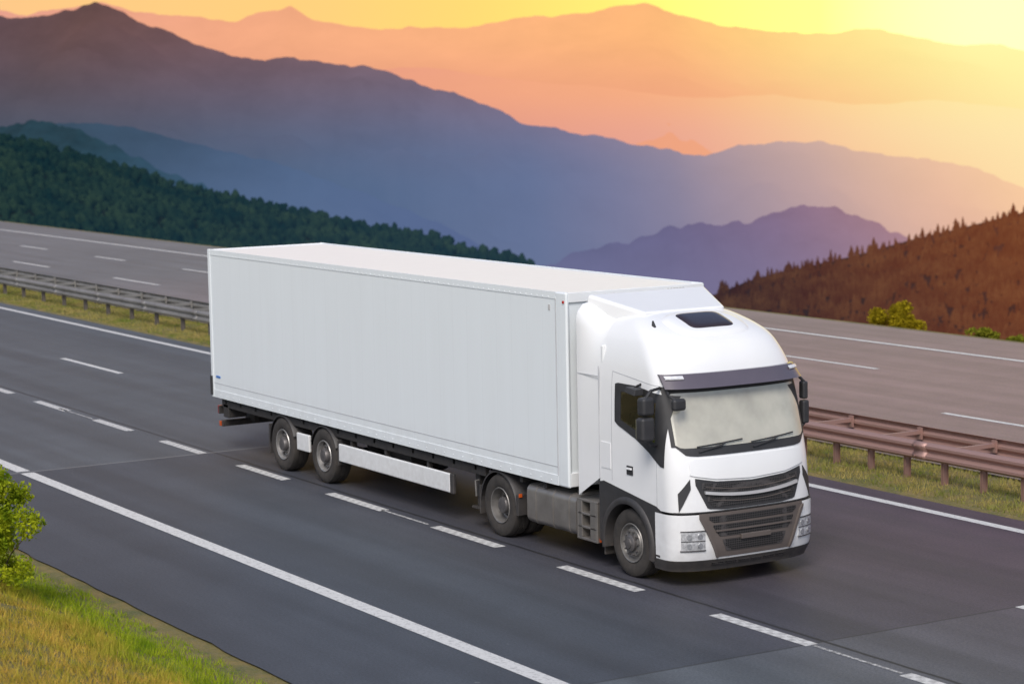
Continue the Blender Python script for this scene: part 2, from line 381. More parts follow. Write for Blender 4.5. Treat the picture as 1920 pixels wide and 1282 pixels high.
for (Y,x0,per,ln_) in ((32.5,-36.3,12.04,4.6),(36.35,-46.7,10.0,3.7)):
    for k in range(-14,6): q(b,x0+per*k,x0+per*k+ln_,Y-.08,Y+.08)
tag(b.build('road_markings',M['road_paint']),'white solid and dashed lines painted along both carriageways','road marking',kind='structure')
b=B()
for k in range(-45,8):
    x=-27.93+3.83*k; q(b,x,x+2.06,17.46,17.66)
tag(b.build('ribbed_road_markings',M['rib_paint']),'row of short ribbed white dashes between the truck lane and the nearest lane','road marking',kind='structure')
b=B(); 
for (x0,x1) in ((-22.0,-20.33),(-18.15,-16.5),(-14.3,-12.7),(-49.4,-47.2),(-33.6,-32.0)): q(b,x0,x1,17.53,17.585)
tag(b.build('worn_road_marking',M['worn_paint']),'thin worn white line left between some of the ribbed dashes','road marking',kind='structure')
# ------------------------------------------------------------------ grass
def blades(name,P,h,wd,lean,mat):
    n=len(P); ang=rng.uniform(0,2*PI,n); dx=np.cos(ang)*wd; dy=np.sin(ang)*wd
    la=rng.uniform(0,2*PI,n); L=rng.uniform(0,lean,n)*h
    V=np.zeros((n,3,3)); V[:,0]=P; V[:,0,0]-=dx; V[:,0,1]-=dy; V[:,1]=P; V[:,1,0]+=dx; V[:,1,1]+=dy
    V[:,2]=P; V[:,2,0]+=np.cos(la)*L; V[:,2,1]+=np.sin(la)*L; V[:,2,2]+=h
    return fast(name,V.reshape(-1,3),np.arange(n*3).reshape(-1,3),mat)
def scatter(n,x0,x1,y0,y1,dens):
    out=[]
    while len(out)<n:
        x=random.uniform(x0,x1); y=random.uniform(y0,y1)
        if noise.noise(Vector((x*.9,y*.9,3)))*.5+.5>random.random()*dens: out.append((x,y,bank_z(x,y)-.01))
    return np.array(out)
P=scatter(130000,-37,-13,5.4,11.12,.75)
cl_=np.array([noise.noise(Vector((p[0]*2.2,p[1]*2.2,8))) for p in P])
h=rng.uniform(.05,.15,len(P))*np.where(P[:,1]>10.7,.5,1.0)*(1+1.1*np.clip(cl_,-.4,1))
o=blades('bank_grass',P,h,.006,1.0,M['bank_grass'])
tag(o,'long green and straw coloured grass on the bank beside the hard shoulder','grass',kind='stuff')
P=scatter(90000,-105,-19,25.5,27.95,.9)
o=blades('median_grass',P,rng.uniform(.03,.12,len(P)),.009,.9,M['median_grass'])
tag(o,'short dry grass on the strip between the carriageways','grass',kind='stuff')
# ------------------------------------------------------------------ leafy plants
def leafcloud(blobs,n,size,seed=1):
    r=np.random.default_rng(seed); vol=np.array([b[3]*b[4]*b[5] for b in blobs]); pick=r.choice(len(blobs),n,p=vol/vol.sum())
    d=r.normal(size=(n,3)); d/=np.linalg.norm(d,axis=1)[:,None]; rad=r.uniform(0,1,n)**.42*r.uniform(.85,1.2,n)
    bl=np.array(blobs)[pick]; c=bl[:,:3]+d*rad[:,None]*bl[:,3:6]
    a=r.normal(size=(n,3)); a/=np.linalg.norm(a,axis=1)[:,None]; t=r.normal(size=(n,3)); bb=np.cross(a,t); bb/=np.linalg.norm(bb,axis=1)[:,None]
    s=size*r.uniform(.5,1.2,n)[:,None]
    V=np.stack([c-a*s,c+bb*s*.5,c+a*s,c-bb*s*.5],1).reshape(-1,3)
    return V,np.arange(n*4).reshape(-1,4)
def shrub(name,loc,blobs,n,size,mat,stems,label,cat,seed,crownname='foliage'):
    t=empty(name,loc); tag(t,label,cat)
    V,F=leafcloud(blobs,n,size,seed); fast(crownname,V,F,mat,parent=t)
    b=B()
    for s in stems: b.tube(s,.008 if crownname=='foliage' else .03,6)
    b.build('stem' if crownname=='foliage' else 'trunk',M['bark'],t,True)
    return t
bx,by=-29.22,9.38; bz=bank_z(bx,by)
rr=random.Random(6); blobs=[];stems=[]
for k in range(60):
    a=rr.uniform(0,2*PI); hh=rr.uniform(.02,1.40); rad=rr.uniform(.1,1.0)*math.sqrt(max(.03,1-((hh-.60)/.88)**2))*.68
    sz=rr.uniform(.08,.18)
    blobs.append((rad*math.cos(a),rad*math.sin(a),hh,sz,sz,sz*rr.uniform(.9,1.5)))
    if k%3==0: stems.append([(0,0,-.05),(rad*.4*math.cos(a),rad*.4*math.sin(a),hh*.5),(rad*math.cos(a),rad*math.sin(a),hh)])
shrub('bush',(bx,by,bz),blobs,12500,.036,M['bush_leaf'],stems,'bright yellow-green leafy bush on the grass bank at the left edge','bush',4)
def treeat(px,py,D,wpx,hpx,mat,label,name,n,seed):
    a,dr=ray(px,py); p=Rv*(a*D)+Fv*D; z=H-dr*D; s=D/FP; rw=wpx*s/2; rh=hpx*s/2
    rr=random.Random(seed); gz=z-rh*3.0; bl=[]
    for k in range(30):
        t=rr.uniform(0,2*PI); q_=rr.uniform(0,.85); zz=rr.uniform(-.9,.7)
        q_*=math.sqrt(max(.1,1-(zz*.9)**2)); f=rr.uniform(.14,.30)
        bl.append((rw*q_*math.cos(t),rw*q_*math.sin(t),rh*3+rh*zz,rw*f,rw*f,rh*f*1.5))
    shrub(name,(p.x,p.y,gz),bl,n,.075,mat,[[(0,0,-.5),(0,0,rh*1.6),(0.1,0,rh*2.6)]],label,'tree',seed,'crown')
treeat(1686,600,85,116,72,M['yellow_leaf'],'round golden yellow tree standing just past the far shoulder','small_tree',6000,3)
treeat(1838,632,80,84,38,M['low_leaf'],'low olive bush past the far shoulder right of the golden tree','low_bush',3000,8)
treeat(1900,640,78,60,26,M['low_leaf'],'low olive bush past the far shoulder at the right edge of the view','low_bush',2200,9)
# ------------------------------------------------------------------ mountains
RZ=math.atan2(Rv.y,Rv.x)
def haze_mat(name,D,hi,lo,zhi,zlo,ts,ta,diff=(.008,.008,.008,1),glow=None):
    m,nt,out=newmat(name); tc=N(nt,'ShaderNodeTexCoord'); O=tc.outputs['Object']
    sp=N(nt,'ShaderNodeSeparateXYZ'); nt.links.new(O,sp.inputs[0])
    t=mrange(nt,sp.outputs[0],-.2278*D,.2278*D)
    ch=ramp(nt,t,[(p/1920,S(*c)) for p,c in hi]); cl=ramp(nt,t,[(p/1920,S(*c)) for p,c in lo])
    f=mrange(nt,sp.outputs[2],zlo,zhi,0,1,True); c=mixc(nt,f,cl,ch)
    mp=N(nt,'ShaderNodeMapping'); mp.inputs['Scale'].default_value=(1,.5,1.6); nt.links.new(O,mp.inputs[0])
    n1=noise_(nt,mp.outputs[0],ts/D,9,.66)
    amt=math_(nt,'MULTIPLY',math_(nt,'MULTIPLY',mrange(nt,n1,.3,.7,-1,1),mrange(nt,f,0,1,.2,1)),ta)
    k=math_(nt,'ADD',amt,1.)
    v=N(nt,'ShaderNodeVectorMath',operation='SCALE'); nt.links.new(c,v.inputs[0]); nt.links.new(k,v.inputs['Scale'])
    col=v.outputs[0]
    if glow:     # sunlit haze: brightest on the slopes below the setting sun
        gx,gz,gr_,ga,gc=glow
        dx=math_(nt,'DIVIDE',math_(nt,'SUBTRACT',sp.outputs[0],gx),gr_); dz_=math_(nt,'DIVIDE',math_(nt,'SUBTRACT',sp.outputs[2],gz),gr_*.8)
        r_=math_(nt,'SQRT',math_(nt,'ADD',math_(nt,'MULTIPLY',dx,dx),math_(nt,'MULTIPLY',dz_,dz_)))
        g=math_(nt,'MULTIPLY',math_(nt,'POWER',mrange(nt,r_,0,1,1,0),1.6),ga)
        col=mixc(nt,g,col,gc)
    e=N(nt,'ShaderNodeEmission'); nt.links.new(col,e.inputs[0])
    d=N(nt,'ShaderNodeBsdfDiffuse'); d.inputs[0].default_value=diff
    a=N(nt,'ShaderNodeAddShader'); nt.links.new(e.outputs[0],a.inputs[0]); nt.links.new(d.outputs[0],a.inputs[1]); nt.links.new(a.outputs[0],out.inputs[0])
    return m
def ridge(name,pts,D,ratio,dz,mat,amp,nf,label,nx=360,ny=46,seed=0,jag=0.):
    px=np.array([p[0] for p in pts],float); py=np.array([p[1] for p in pts],float)
    def surf(p,k):
        y=float(np.interp(p,px,py)); a,dr=ray(p,y); zc=H-dr*D
        if k<0: Dk=D*(1-k*.18); z=zc+dz*.9*k
        else:
            Dk=D*(1-(1-ratio)*k); z=zc-dz*(k**.9)
        lat=a*D*(1-.5*(1-ratio)*max(k,0))
        n1=noise.fractal(Vector((lat*nf/D,Dk*nf/D,seed)),1,2.1,6)
        z+=n1*amp*min(1,max(k,0)*6)
        z+=noise.fractal(Vector((lat*nf*7/D,seed,3.3)),1,2,4)*jag
        return (lat,Dk,z)
    V=[];F=[]; ks=[-1,-.4]+[ (j/ny)**1.25 for j in range(ny+1)]
    pp=np.linspace(px[0],px[-1],nx)
    for p in pp:
        for k in ks: V.append(surf(p,k))
    m=len(ks)
    for i in range(nx-1):
        for j in range(m-1): F.append((i*m+j,i*m+j+1,(i+1)*m+j+1,(i+1)*m+j))
    o=fast(name,V,F,mat,True); o.rotation_euler=(0,0,RZ); tag(o,label,'mountain',kind='structure')
    return surf
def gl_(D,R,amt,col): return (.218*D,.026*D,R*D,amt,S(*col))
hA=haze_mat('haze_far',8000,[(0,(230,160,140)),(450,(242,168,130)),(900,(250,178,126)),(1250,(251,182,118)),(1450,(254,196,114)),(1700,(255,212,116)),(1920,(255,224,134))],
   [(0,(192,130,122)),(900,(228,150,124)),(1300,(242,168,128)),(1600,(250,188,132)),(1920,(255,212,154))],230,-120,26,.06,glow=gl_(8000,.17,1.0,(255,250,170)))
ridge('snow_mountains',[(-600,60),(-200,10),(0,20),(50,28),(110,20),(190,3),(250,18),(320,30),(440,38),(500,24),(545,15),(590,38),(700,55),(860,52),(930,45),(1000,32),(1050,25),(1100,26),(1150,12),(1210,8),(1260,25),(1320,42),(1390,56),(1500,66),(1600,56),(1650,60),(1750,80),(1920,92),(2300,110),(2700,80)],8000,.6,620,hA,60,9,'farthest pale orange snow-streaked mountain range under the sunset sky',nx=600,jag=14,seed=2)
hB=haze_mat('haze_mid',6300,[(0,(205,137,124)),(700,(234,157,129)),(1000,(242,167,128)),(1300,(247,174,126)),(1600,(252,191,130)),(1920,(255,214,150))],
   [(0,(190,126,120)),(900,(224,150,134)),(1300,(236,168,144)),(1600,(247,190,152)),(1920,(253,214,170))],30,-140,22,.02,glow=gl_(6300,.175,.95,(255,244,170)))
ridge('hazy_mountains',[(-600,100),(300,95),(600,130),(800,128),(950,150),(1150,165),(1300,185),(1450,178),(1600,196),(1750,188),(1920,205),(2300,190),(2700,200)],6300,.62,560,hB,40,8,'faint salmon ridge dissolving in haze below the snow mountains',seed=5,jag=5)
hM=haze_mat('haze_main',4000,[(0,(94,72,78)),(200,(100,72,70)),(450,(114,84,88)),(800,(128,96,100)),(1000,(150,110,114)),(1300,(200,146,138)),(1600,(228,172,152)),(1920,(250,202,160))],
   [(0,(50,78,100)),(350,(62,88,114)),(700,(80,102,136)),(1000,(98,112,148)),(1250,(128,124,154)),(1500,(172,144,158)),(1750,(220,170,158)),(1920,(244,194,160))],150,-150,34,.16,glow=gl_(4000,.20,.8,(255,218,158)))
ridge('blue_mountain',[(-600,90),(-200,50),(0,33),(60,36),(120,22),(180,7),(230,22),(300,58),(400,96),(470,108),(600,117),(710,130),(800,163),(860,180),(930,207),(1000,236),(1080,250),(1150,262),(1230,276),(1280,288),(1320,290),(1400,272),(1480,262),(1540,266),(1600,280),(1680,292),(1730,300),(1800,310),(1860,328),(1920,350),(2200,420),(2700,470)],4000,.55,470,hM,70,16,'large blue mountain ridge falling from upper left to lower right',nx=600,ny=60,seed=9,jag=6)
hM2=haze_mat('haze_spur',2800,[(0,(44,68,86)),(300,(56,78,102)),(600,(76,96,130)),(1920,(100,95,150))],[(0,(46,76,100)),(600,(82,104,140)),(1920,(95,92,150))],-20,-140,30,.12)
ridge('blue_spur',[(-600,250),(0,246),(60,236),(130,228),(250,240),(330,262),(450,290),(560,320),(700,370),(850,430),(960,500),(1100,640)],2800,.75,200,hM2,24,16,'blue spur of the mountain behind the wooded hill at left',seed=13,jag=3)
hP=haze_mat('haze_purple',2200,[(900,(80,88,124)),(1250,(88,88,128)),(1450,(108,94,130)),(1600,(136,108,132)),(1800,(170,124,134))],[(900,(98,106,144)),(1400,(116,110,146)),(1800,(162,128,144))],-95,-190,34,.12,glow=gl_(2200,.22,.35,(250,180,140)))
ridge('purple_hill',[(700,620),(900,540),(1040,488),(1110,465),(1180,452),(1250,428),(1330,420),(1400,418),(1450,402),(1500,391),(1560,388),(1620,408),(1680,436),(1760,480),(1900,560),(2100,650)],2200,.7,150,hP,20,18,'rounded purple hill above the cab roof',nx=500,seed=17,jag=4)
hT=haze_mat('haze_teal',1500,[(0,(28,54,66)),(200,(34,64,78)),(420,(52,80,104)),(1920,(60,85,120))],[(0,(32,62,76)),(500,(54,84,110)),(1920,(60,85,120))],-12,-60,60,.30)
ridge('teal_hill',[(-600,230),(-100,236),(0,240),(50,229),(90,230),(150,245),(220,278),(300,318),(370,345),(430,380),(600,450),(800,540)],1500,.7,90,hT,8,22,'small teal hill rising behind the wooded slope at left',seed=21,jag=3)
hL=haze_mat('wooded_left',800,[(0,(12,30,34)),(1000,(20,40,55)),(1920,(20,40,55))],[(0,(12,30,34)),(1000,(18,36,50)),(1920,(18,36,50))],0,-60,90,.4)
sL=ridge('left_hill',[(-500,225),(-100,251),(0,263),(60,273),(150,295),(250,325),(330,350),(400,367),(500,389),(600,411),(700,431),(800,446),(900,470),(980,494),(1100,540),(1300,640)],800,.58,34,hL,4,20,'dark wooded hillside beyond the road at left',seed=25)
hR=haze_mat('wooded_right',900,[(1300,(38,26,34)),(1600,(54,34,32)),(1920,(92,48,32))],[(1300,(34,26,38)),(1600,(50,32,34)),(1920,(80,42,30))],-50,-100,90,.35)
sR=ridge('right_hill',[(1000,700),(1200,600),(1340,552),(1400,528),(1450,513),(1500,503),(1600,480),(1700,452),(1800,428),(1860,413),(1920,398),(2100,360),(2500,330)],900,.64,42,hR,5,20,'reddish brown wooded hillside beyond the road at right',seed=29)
ico=bmesh.new(); bmesh.ops.create_icosphere(ico,subdivisions=2,radius=1); IV=np.array([v.co[:] for v in ico.verts]); IF=np.array([[v.index for v in f.verts] for f in ico.faces]); ico.free()
def rot2(V,a):
    c,s=np.cos(a),np.sin(a); return np.stack([V[:,0]*c-V[:,1]*s,V[:,0]*s+V[:,1]*c,V[:,2]],1)
VV=[];FF=[];n0=0
for i in range(10500):
    p=random.uniform(-120,1000); k=random.random()**1.1
    x,y,z=sL(p,k); s=random.uniform(.6,1.7)
    T=rot2(IV,random.random()*6)*(1+rng.normal(0,.24,(len(IV),1)))*np.array([s,s,s*random.uniform(.9,1.7)])+np.array([x,y,z+s*.6])
    VV.append(T); FF.append(IF+n0); n0+=len(IV)
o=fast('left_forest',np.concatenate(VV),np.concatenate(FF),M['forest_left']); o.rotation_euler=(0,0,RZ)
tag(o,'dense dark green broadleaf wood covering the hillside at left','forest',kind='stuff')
def conifer(hh,r,tiers=5,n=7,jit=.3):
    V=[];F=[]
    for t in range(tiers):
        z0=hh*(.06+.18*t); z1=hh*min(1,.06+.18*t+.34); rt=r*(1-t/(tiers+.4))
        b0=len(V)
        for k in range(n):
            a=2*PI*k/n+t; q_=rt*random.uniform(1-jit,1+jit); V.append((q_*math.cos(a),q_*math.sin(a),z0+random.uniform(-.06,.06)*hh))
        V.append((0,0,z1))
        for k in range(n): F.append((b0+k,b0+(k+1)%n,b0+n))
    return np.array(V),np.array(F)
protos=[conifer(1,.16+.06*random.random()) for _ in range(10)]
VV=[];FF=[];n0=0
for i in range(12000):
    p=random.uniform(1180,2080); k=random.random()
    x,y,z=sR(p,max(k,.03)); pv,pf=random.choice(protos); s=random.uniform(2.0,5.6) if k>.06 else random.uniform(1.8,3.6)
    wd=s*random.uniform(1.3,2.3)
    VV.append(rot2(pv,random.random()*6)*np.array([wd,wd,s])+np.array([x,y,z-.4])); FF.append(pf+n0); n0+=len(pv)
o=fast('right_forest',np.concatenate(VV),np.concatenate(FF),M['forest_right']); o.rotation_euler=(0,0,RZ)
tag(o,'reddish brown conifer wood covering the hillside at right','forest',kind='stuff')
pme=[]
for (pv,pf) in protos:
    me=bpy.data.meshes.new('pine_tree'); me.from_pydata([tuple(v) for v in pv],[],[tuple(int(i) for i in f) for f in pf]); me.materials.append(M['forest_right']); pme.append(me)
for i in range(200):
    p=random.uniform(1345,1932); x,y,z=sR(p,random.uniform(0,.03)); s=random.choice((random.uniform(2.0,3.6),random.uniform(2.5,4.2),random.uniform(2.5,4.6),random.uniform(4,6.4)))
    v=Rv*x+Fv*y; o=bpy.data.objects.new('pine_tree',pme[i%10]); C.objects.link(o); o.location=(v.x,v.y,z-.5); wd=s*random.uniform(1.2,2.0); o.scale=(wd,wd,s); o.rotation_euler=(0,0,random.random()*6)
    tag(o,'small dark conifer silhouetted along the crest of the right hillside','tree','conifers along the crest of the right hillside')
# ------------------------------------------------------------------ guardrail
gr=empty('guardrail',(-30,26.7,0)); tag(gr,'double steel guardrail on short posts along the grassy central reserve','guardrail')
W=[(0,.75),(-.03,.738),(-.08,.705),(-.08,.665),(-.02,.615),(-.02,.575),(-.08,.525),(-.08,.485),(-.03,.452),(0,.44)]
def beam(y0,sg):
    xs_=np.arange(-110,-13.9,4.0)-(-30); v=[];f=[]
    for x in xs_:
        for (dy,z) in W: v.append((x,y0-26.7+sg*dy,z))
    m=len(W)
    for i in range(len(xs_)-1):
        for j in range(m-1): f.append((i*m+j,(i+1)*m+j,(i+1)*m+j+1,i*m+j+1))
    b=B().add(v,f)
    for x in xs_:      # lapped joints
        vv=[];ff=[]
        for xx in (x-.17,x+.17):
            for (dy,z) in W: vv.append((xx,y0-26.7+sg*(dy-.008),z))
        for j in range(m-1): ff.append((j,m+j,m+j+1,j+1))
        b.add(vv,ff)
        for zz in (.685,.505):
            for dx in (-.1,.1): b.cyl((x+dx,y0-26.7+sg*-.085,zz),(x+dx,y0-26.7+sg*-.105,zz),.016,.016,8)
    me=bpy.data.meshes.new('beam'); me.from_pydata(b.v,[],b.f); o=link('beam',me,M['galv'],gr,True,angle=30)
    s=o.modifiers.new('s','SOLIDIFY'); s.thickness=.006; return o
beam(26.38,1); beam(27.62,-1)
px_=[x for x in np.arange(-96,-45,2.05)]+[x for x in np.arange(-44.2,-19,.98)]
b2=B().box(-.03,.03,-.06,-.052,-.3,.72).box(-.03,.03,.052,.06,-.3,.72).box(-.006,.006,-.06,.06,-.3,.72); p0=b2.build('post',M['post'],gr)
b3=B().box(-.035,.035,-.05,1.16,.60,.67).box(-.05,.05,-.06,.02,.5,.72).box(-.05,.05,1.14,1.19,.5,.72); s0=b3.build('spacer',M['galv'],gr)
for i,x in enumerate(px_):
    o=p0 if i==0 else p0.copy()
    if i: C.objects.link(o)
    o.parent=gr; o.location=(x+30,-.25,0)
    if x<-45 or i%2==0:
        o=s0 if i==0 else s0.copy()
        if i: C.objects.link(o)
        o.parent=gr; o.location=(x+30,-.26,0)
rf=B().box(-.03,.03,-.44,-.425,.56,.63).build('reflector',M['red_lens'],gr); rf.location=(3.05,0,0)
# ------------------------------------------------------------------ TRUCK: cab surface
TX,TY=-25.4,19.2
fz=[.25,.42,.6,1.0,1.3,1.6,1.95,2.4,2.8,3.0,3.12,3.25,3.38,3.48,3.56,3.63,3.70,3.76,3.80]
fx=[-.10,-.03,0,0,-.02,-.05,-.12,-.24,-.35,-.40,-.44,-.51,-.62,-.76,-.93,-1.12,-1.36,-1.62,-1.85]
wz=[.25,.42,1.0,2.0,2.4,2.8,3.0,3.2,3.4,3.55,3.66,3.74,3.79,3.80]
ww=[1.19,1.235,1.245,1.245,1.24,1.225,1.205,1.17,1.11,1.02,.91,.76,.52,.35]
def hermite(xs,ys):
    xs=np.array(xs,float); ys=np.array(ys,float); d=np.diff(ys)/np.diff(xs); m=np.zeros(len(xs)); m[0]=d[0]; m[-1]=d[-1]
    for i in range(1,len(xs)-1): m[i]=0 if d[i-1]*d[i]<=0 else 2*d[i-1]*d[i]/(d[i-1]+d[i])
    def f(x):
        x=min(max(x,xs[0]),xs[-1]); i=min(int(np.searchsorted(xs,x,side='right'))-1,len(xs)-2); i=max(i,0)
        h=xs[i+1]-xs[i]; t=(x-xs[i])/h
        return ys[i]*(1+2*t)*(1-t)**2+h*m[i]*t*(1-t)**2+ys[i+1]*t*t*(3-2*t)+h*m[i+1]*t*t*(t-1)
    return f
f_=hermite(fz,fx); w_=hermite(wz,ww); d_=hermite([.25,2.9,3.3,3.6,3.80],[.43,.45,.58,.55,.2]); NE=2.7
def xf(y,z):
    w=w_(z); r=min(abs(y)/w,.9996); return f_(z)-d_(z)*(1-(1-r**NE)**(1/NE))
def ysd(x,z):
    w=w_(z); f=f_(z); d=d_(z); t=(x-f+d)/d
    if t<=0: return w
    return w*(1-min(t,.9996)**NE)**(1/NE)
def fmap(y,z): return Vector((xf(y,z),y,z))
def smap(sg):
    return lambda x,z: Vector((x,sg*ysd(x,z),z))
def region(mp,a0,a1,lo,hi,off,na=24,nb=10,depth=.015,flip=False):
    la=[p[0] for p in lo]; lz=[p[1] for p in lo]; ha=[p[0] for p in hi]; hz=[p[1] for p in hi]
    V=[];Vb=[];F=[]
    for i in range(na+1):
        a=a0+(a1-a0)*i/na; z0=float(np.interp(a,la,lz)); z1=float(np.interp(a,ha,hz))
        for j in range(nb+1):
            z=z0+(z1-z0)*j/nb; e=.004
            p=mp(a,z); n=(mp(a+e,z)-mp(a-e,z)).cross(mp(a,z+e)-mp(a,z-e)).normalized()
            if flip: n=-n
            V.append(p+n*off); Vb.append(p+n*(off-depth))
    m=nb+1
    for i in range(na):
        for j in range(nb): F.append((i*m+j,(i+1)*m+j,(i+1)*m+j+1,i*m+j+1))
    bd=[i*m for i in range(na+1)]+[na*m+j for j in range(1,nb+1)]+[i*m+nb for i in range(na-1,-1,-1)]+[j for j in range(nb-1,0,-1)]
    n0=len(V); V2=V+[Vb[i] for i in bd]; L=len(bd)
    for k in range(L): F.append((bd[k],n0+k,n0+(k+1)%L,bd[(k+1)%L]))
    if flip: F=[f[::-1] for f in F]
    return V2,F
def add_regions(name,mat,parent,regs,smooth=True):
    b=B()
    for r in regs: b.add(*r)
    me=bpy.data.meshes.new(name); me.from_pydata(b.v,[],b.f); me.update()
    return link(name,me,mat,parent,smooth,angle=40)
def front(y0,y1,lo,hi,off,na=28,nb=8,depth=.015): 
    if isinstance(lo,(int,float)): lo=[(y0,lo),(y1,lo)]
    if isinstance(hi,(int,float)): hi=[(y0,hi),(y1,hi)]
    return region(fmap,y0,y1,lo,hi,off,na,nb,depth)
def side(sg,x0,x1,lo,hi,off,na=16,nb=8,depth=.015):
    if isinstance(lo,(int,float)): lo=[(x0,lo),(x1,lo)]
    if isinstance(hi,(int,float)): hi=[(x0,hi),(x1,hi)]
    return region(smap(sg),x0,x1,lo,hi,off,na,nb,depth,flip=(sg>0))
def shell(name,zs,mat,parent,off=0.,xb=-2.05,hole=None,cap=False,NS=44,NF=60):
    V=[];F=[];cnt=None
    for z in zs:
        f=f_(z);w=w_(z);d=d_(z);ring=[]
        for k in range(NS): ring.append((xb+(f-d-xb)*k/NS,-w-off))
        for k in range(NF+1):
            t=-PI/2+PI*k/NF; s=math.sin(t); c=max(math.cos(t),0)
            Y=w*math.copysign(abs(s)**(2/NE),s); X=d*c**(2/NE)
            nx_=(X/d)**(NE-1)/d; ny_=math.copysign((abs(Y)/w)**(NE-1)/w,Y); L=math.hypot(nx_,ny_) or 1
            ring.append((f-d+X+nx_/L*off,Y+ny_/L*off))
        for k in range(NS-1,-1,-1): ring.append((xb+(f-d-xb)*k/NS,w+off))
        cnt=len(ring); V+=[(p[0],p[1],z) for p in ring]
    for j in range(len(zs)-1):
        for i in range(cnt-1):
            q_=(j*cnt+i,j*cnt+i+1,(j+1)*cnt+i+1,(j+1)*cnt+i)
            if hole:
                c=[sum(V[a][t] for a in q_)/4 for t in range(3)]
                if hole(c): continue
            F.append(q_)
    if cap: F.append(tuple((len(zs)-1)*cnt+i for i in range(cnt)))
    me=bpy.data.meshes.new(name); me.from_pydata(V,[],F); me.update()
    o=link(name,me,mat,parent,True,angle=60); return o,V,F
tr=empty('tractor_unit',(TX,TY,0)); tag(tr,'white tractor unit with high roof cab and black grille pulling the box trailer','truck')
def hole(c):
    x,y,z=c
    if 2.0<z<2.72 and abs(y)<1.09 and x>xf(y,z)-.05: return True
    if -1.47<x<-.64 and abs(y)>1.0:
        if np.interp(x,[-1.49,-.62],[2.27,2.03])+.02<z<np.interp(x,[-1.49,-1.05,-.62],[2.68,2.70,2.60])-.02: return True
    return False
zs=list(np.arange(1.09,3.2,.03))+list(np.arange(3.2,3.7,.018))+[3.705,3.72,3.735,3.75,3.76,3.77,3.778,3.785,3.79,3.795,3.80]
cab,cv,cf=shell('cab_body',zs,M['cab_white'],tr,hole=hole,cap=True)
bvh=BVHTree.FromPolygons([Vector(v) for v in cv],cf)
def roofz(x,y):
    h=bvh.ray_cast(Vector((x,y,6)),Vector((0,0,-1))); return h[0].z if h[0] else 3.4
B().box(-2.06,-2.0,-1.2,1.2,1.0,3.3).build('rear_wall',M['plain_white'],tr,bevel=.02)
# rear shroud: lofts from the cab's rear edge out to trailer width and height
ca=[]
zz=[1.36+(3.80-1.36)*k/34 for k in range(35)]
for z in zz: ca.append((-w_(z),z))
ca+= [(-.35+.70*k/10,3.80) for k in range(1,10)]
ca+= [(-p[0],p[1]) for p in ca[:35][::-1]]
def rearc(t):
    Wd,Ht,r,z0=1.252,3.90,.26,1.02
    segs=[Ht-r-z0, r*PI/2, 2*(Wd-r), r*PI/2, Ht-r-z0]; L=sum(segs); s=t*L
    if s<=segs[0]: return (-Wd,z0+s)
    s-=segs[0]
    if s<=segs[1]: a=s/r; return (-Wd+r-r*math.cos(a),Ht-r+r*math.sin(a))
    s-=segs[1]
    if s<=segs[2]: return (-Wd+r+s,Ht)
    s-=segs[2]
    if s<=segs[3]: a=s/r; return (Wd-r+r*math.sin(a),Ht-r+r*math.cos(a))
    s-=segs[3]; return (Wd,Ht-r-s)
cl=[0]
for a,b_ in zip(ca[:-1],ca[1:]): cl.append(cl[-1]+math.hypot(b_[0]-a[0],b_[1]-a[1]))
v=[];f=[];nc=len(ca);NJ=12
for i,(p,l) in enumerate(zip(ca,cl)):
    r_=rearc(l/cl[-1])
    for j in range(NJ+1):
        t=j/NJ; e=t*t*(3-2*t); x=-2.04-.58*t
        v.append((x,p[0]+(r_[0]-p[0])*e,p[1]+(r_[1]-p[1])*(t if p[1]<2.5 and abs(p[0])>1 else e)))
    v.append((-2.60,r_[0]*.97,r_[1]-(.03 if r_[1]>3.8 else 0)))
mm=NJ+2
for i in range(nc-1):
    for j in range(mm-1): f.append((i*mm+j,(i+1)*mm+j,(i+1)*mm+j+1,i*mm+j+1))
sh=B().add(v,f).build('rear_shroud',M['cab_white'],tr,True,angle=50)
for s in (-1,1):
    b=B(); b.box(-2.058,-2.046,min(s*1.244,s*1.251),max(s*1.244,s*1.251),1.36,3.0); b.build('shroud_seam',M['seam'],sh)
    b=B(); b.box(-2.61,-2.06,min(s*1.2505,s*1.256),max(s*1.2505,s*1.256),2.84,2.855); b.build('shroud_seam',M['seam'],sh)
B().hexa([(-2.61,-1.13,3.3),(-1.9,-.86,3.3),(-1.9,.86,3.3),(-2.61,1.13,3.3),(-2.61,-1.07,4.0),(-1.60,-.72,3.775),(-1.60,.72,3.775),(-2.61,1.07,4.0)]).build('roof_deflector',M['cab_white'],tr,bevel=.05,seg=4)
# bumper
shell('bumper',list(np.arange(.40,1.081,.03)),M['cab_white'],tr,off=.022,xb=-.62,NS=8)
shell('bumper_lip',[.24,.27,.30,.34,.38,.405],M['dark_trim'],tr,off=.030,xb=-.7,NS=8)
B().box(-2.0,-.35,-1.1,1.1,.42,.5).build('underbody_pan',M['chassis'],tr)
B().box(-2.0,-.5,-1.15,1.15,1.08,1.36).build('cab_floor',M['chassis'],tr)
add_regions('bumper_gap',M['dark_trim'],tr,[front(-1.2,1.2,1.078,1.095,.012,50,1)])
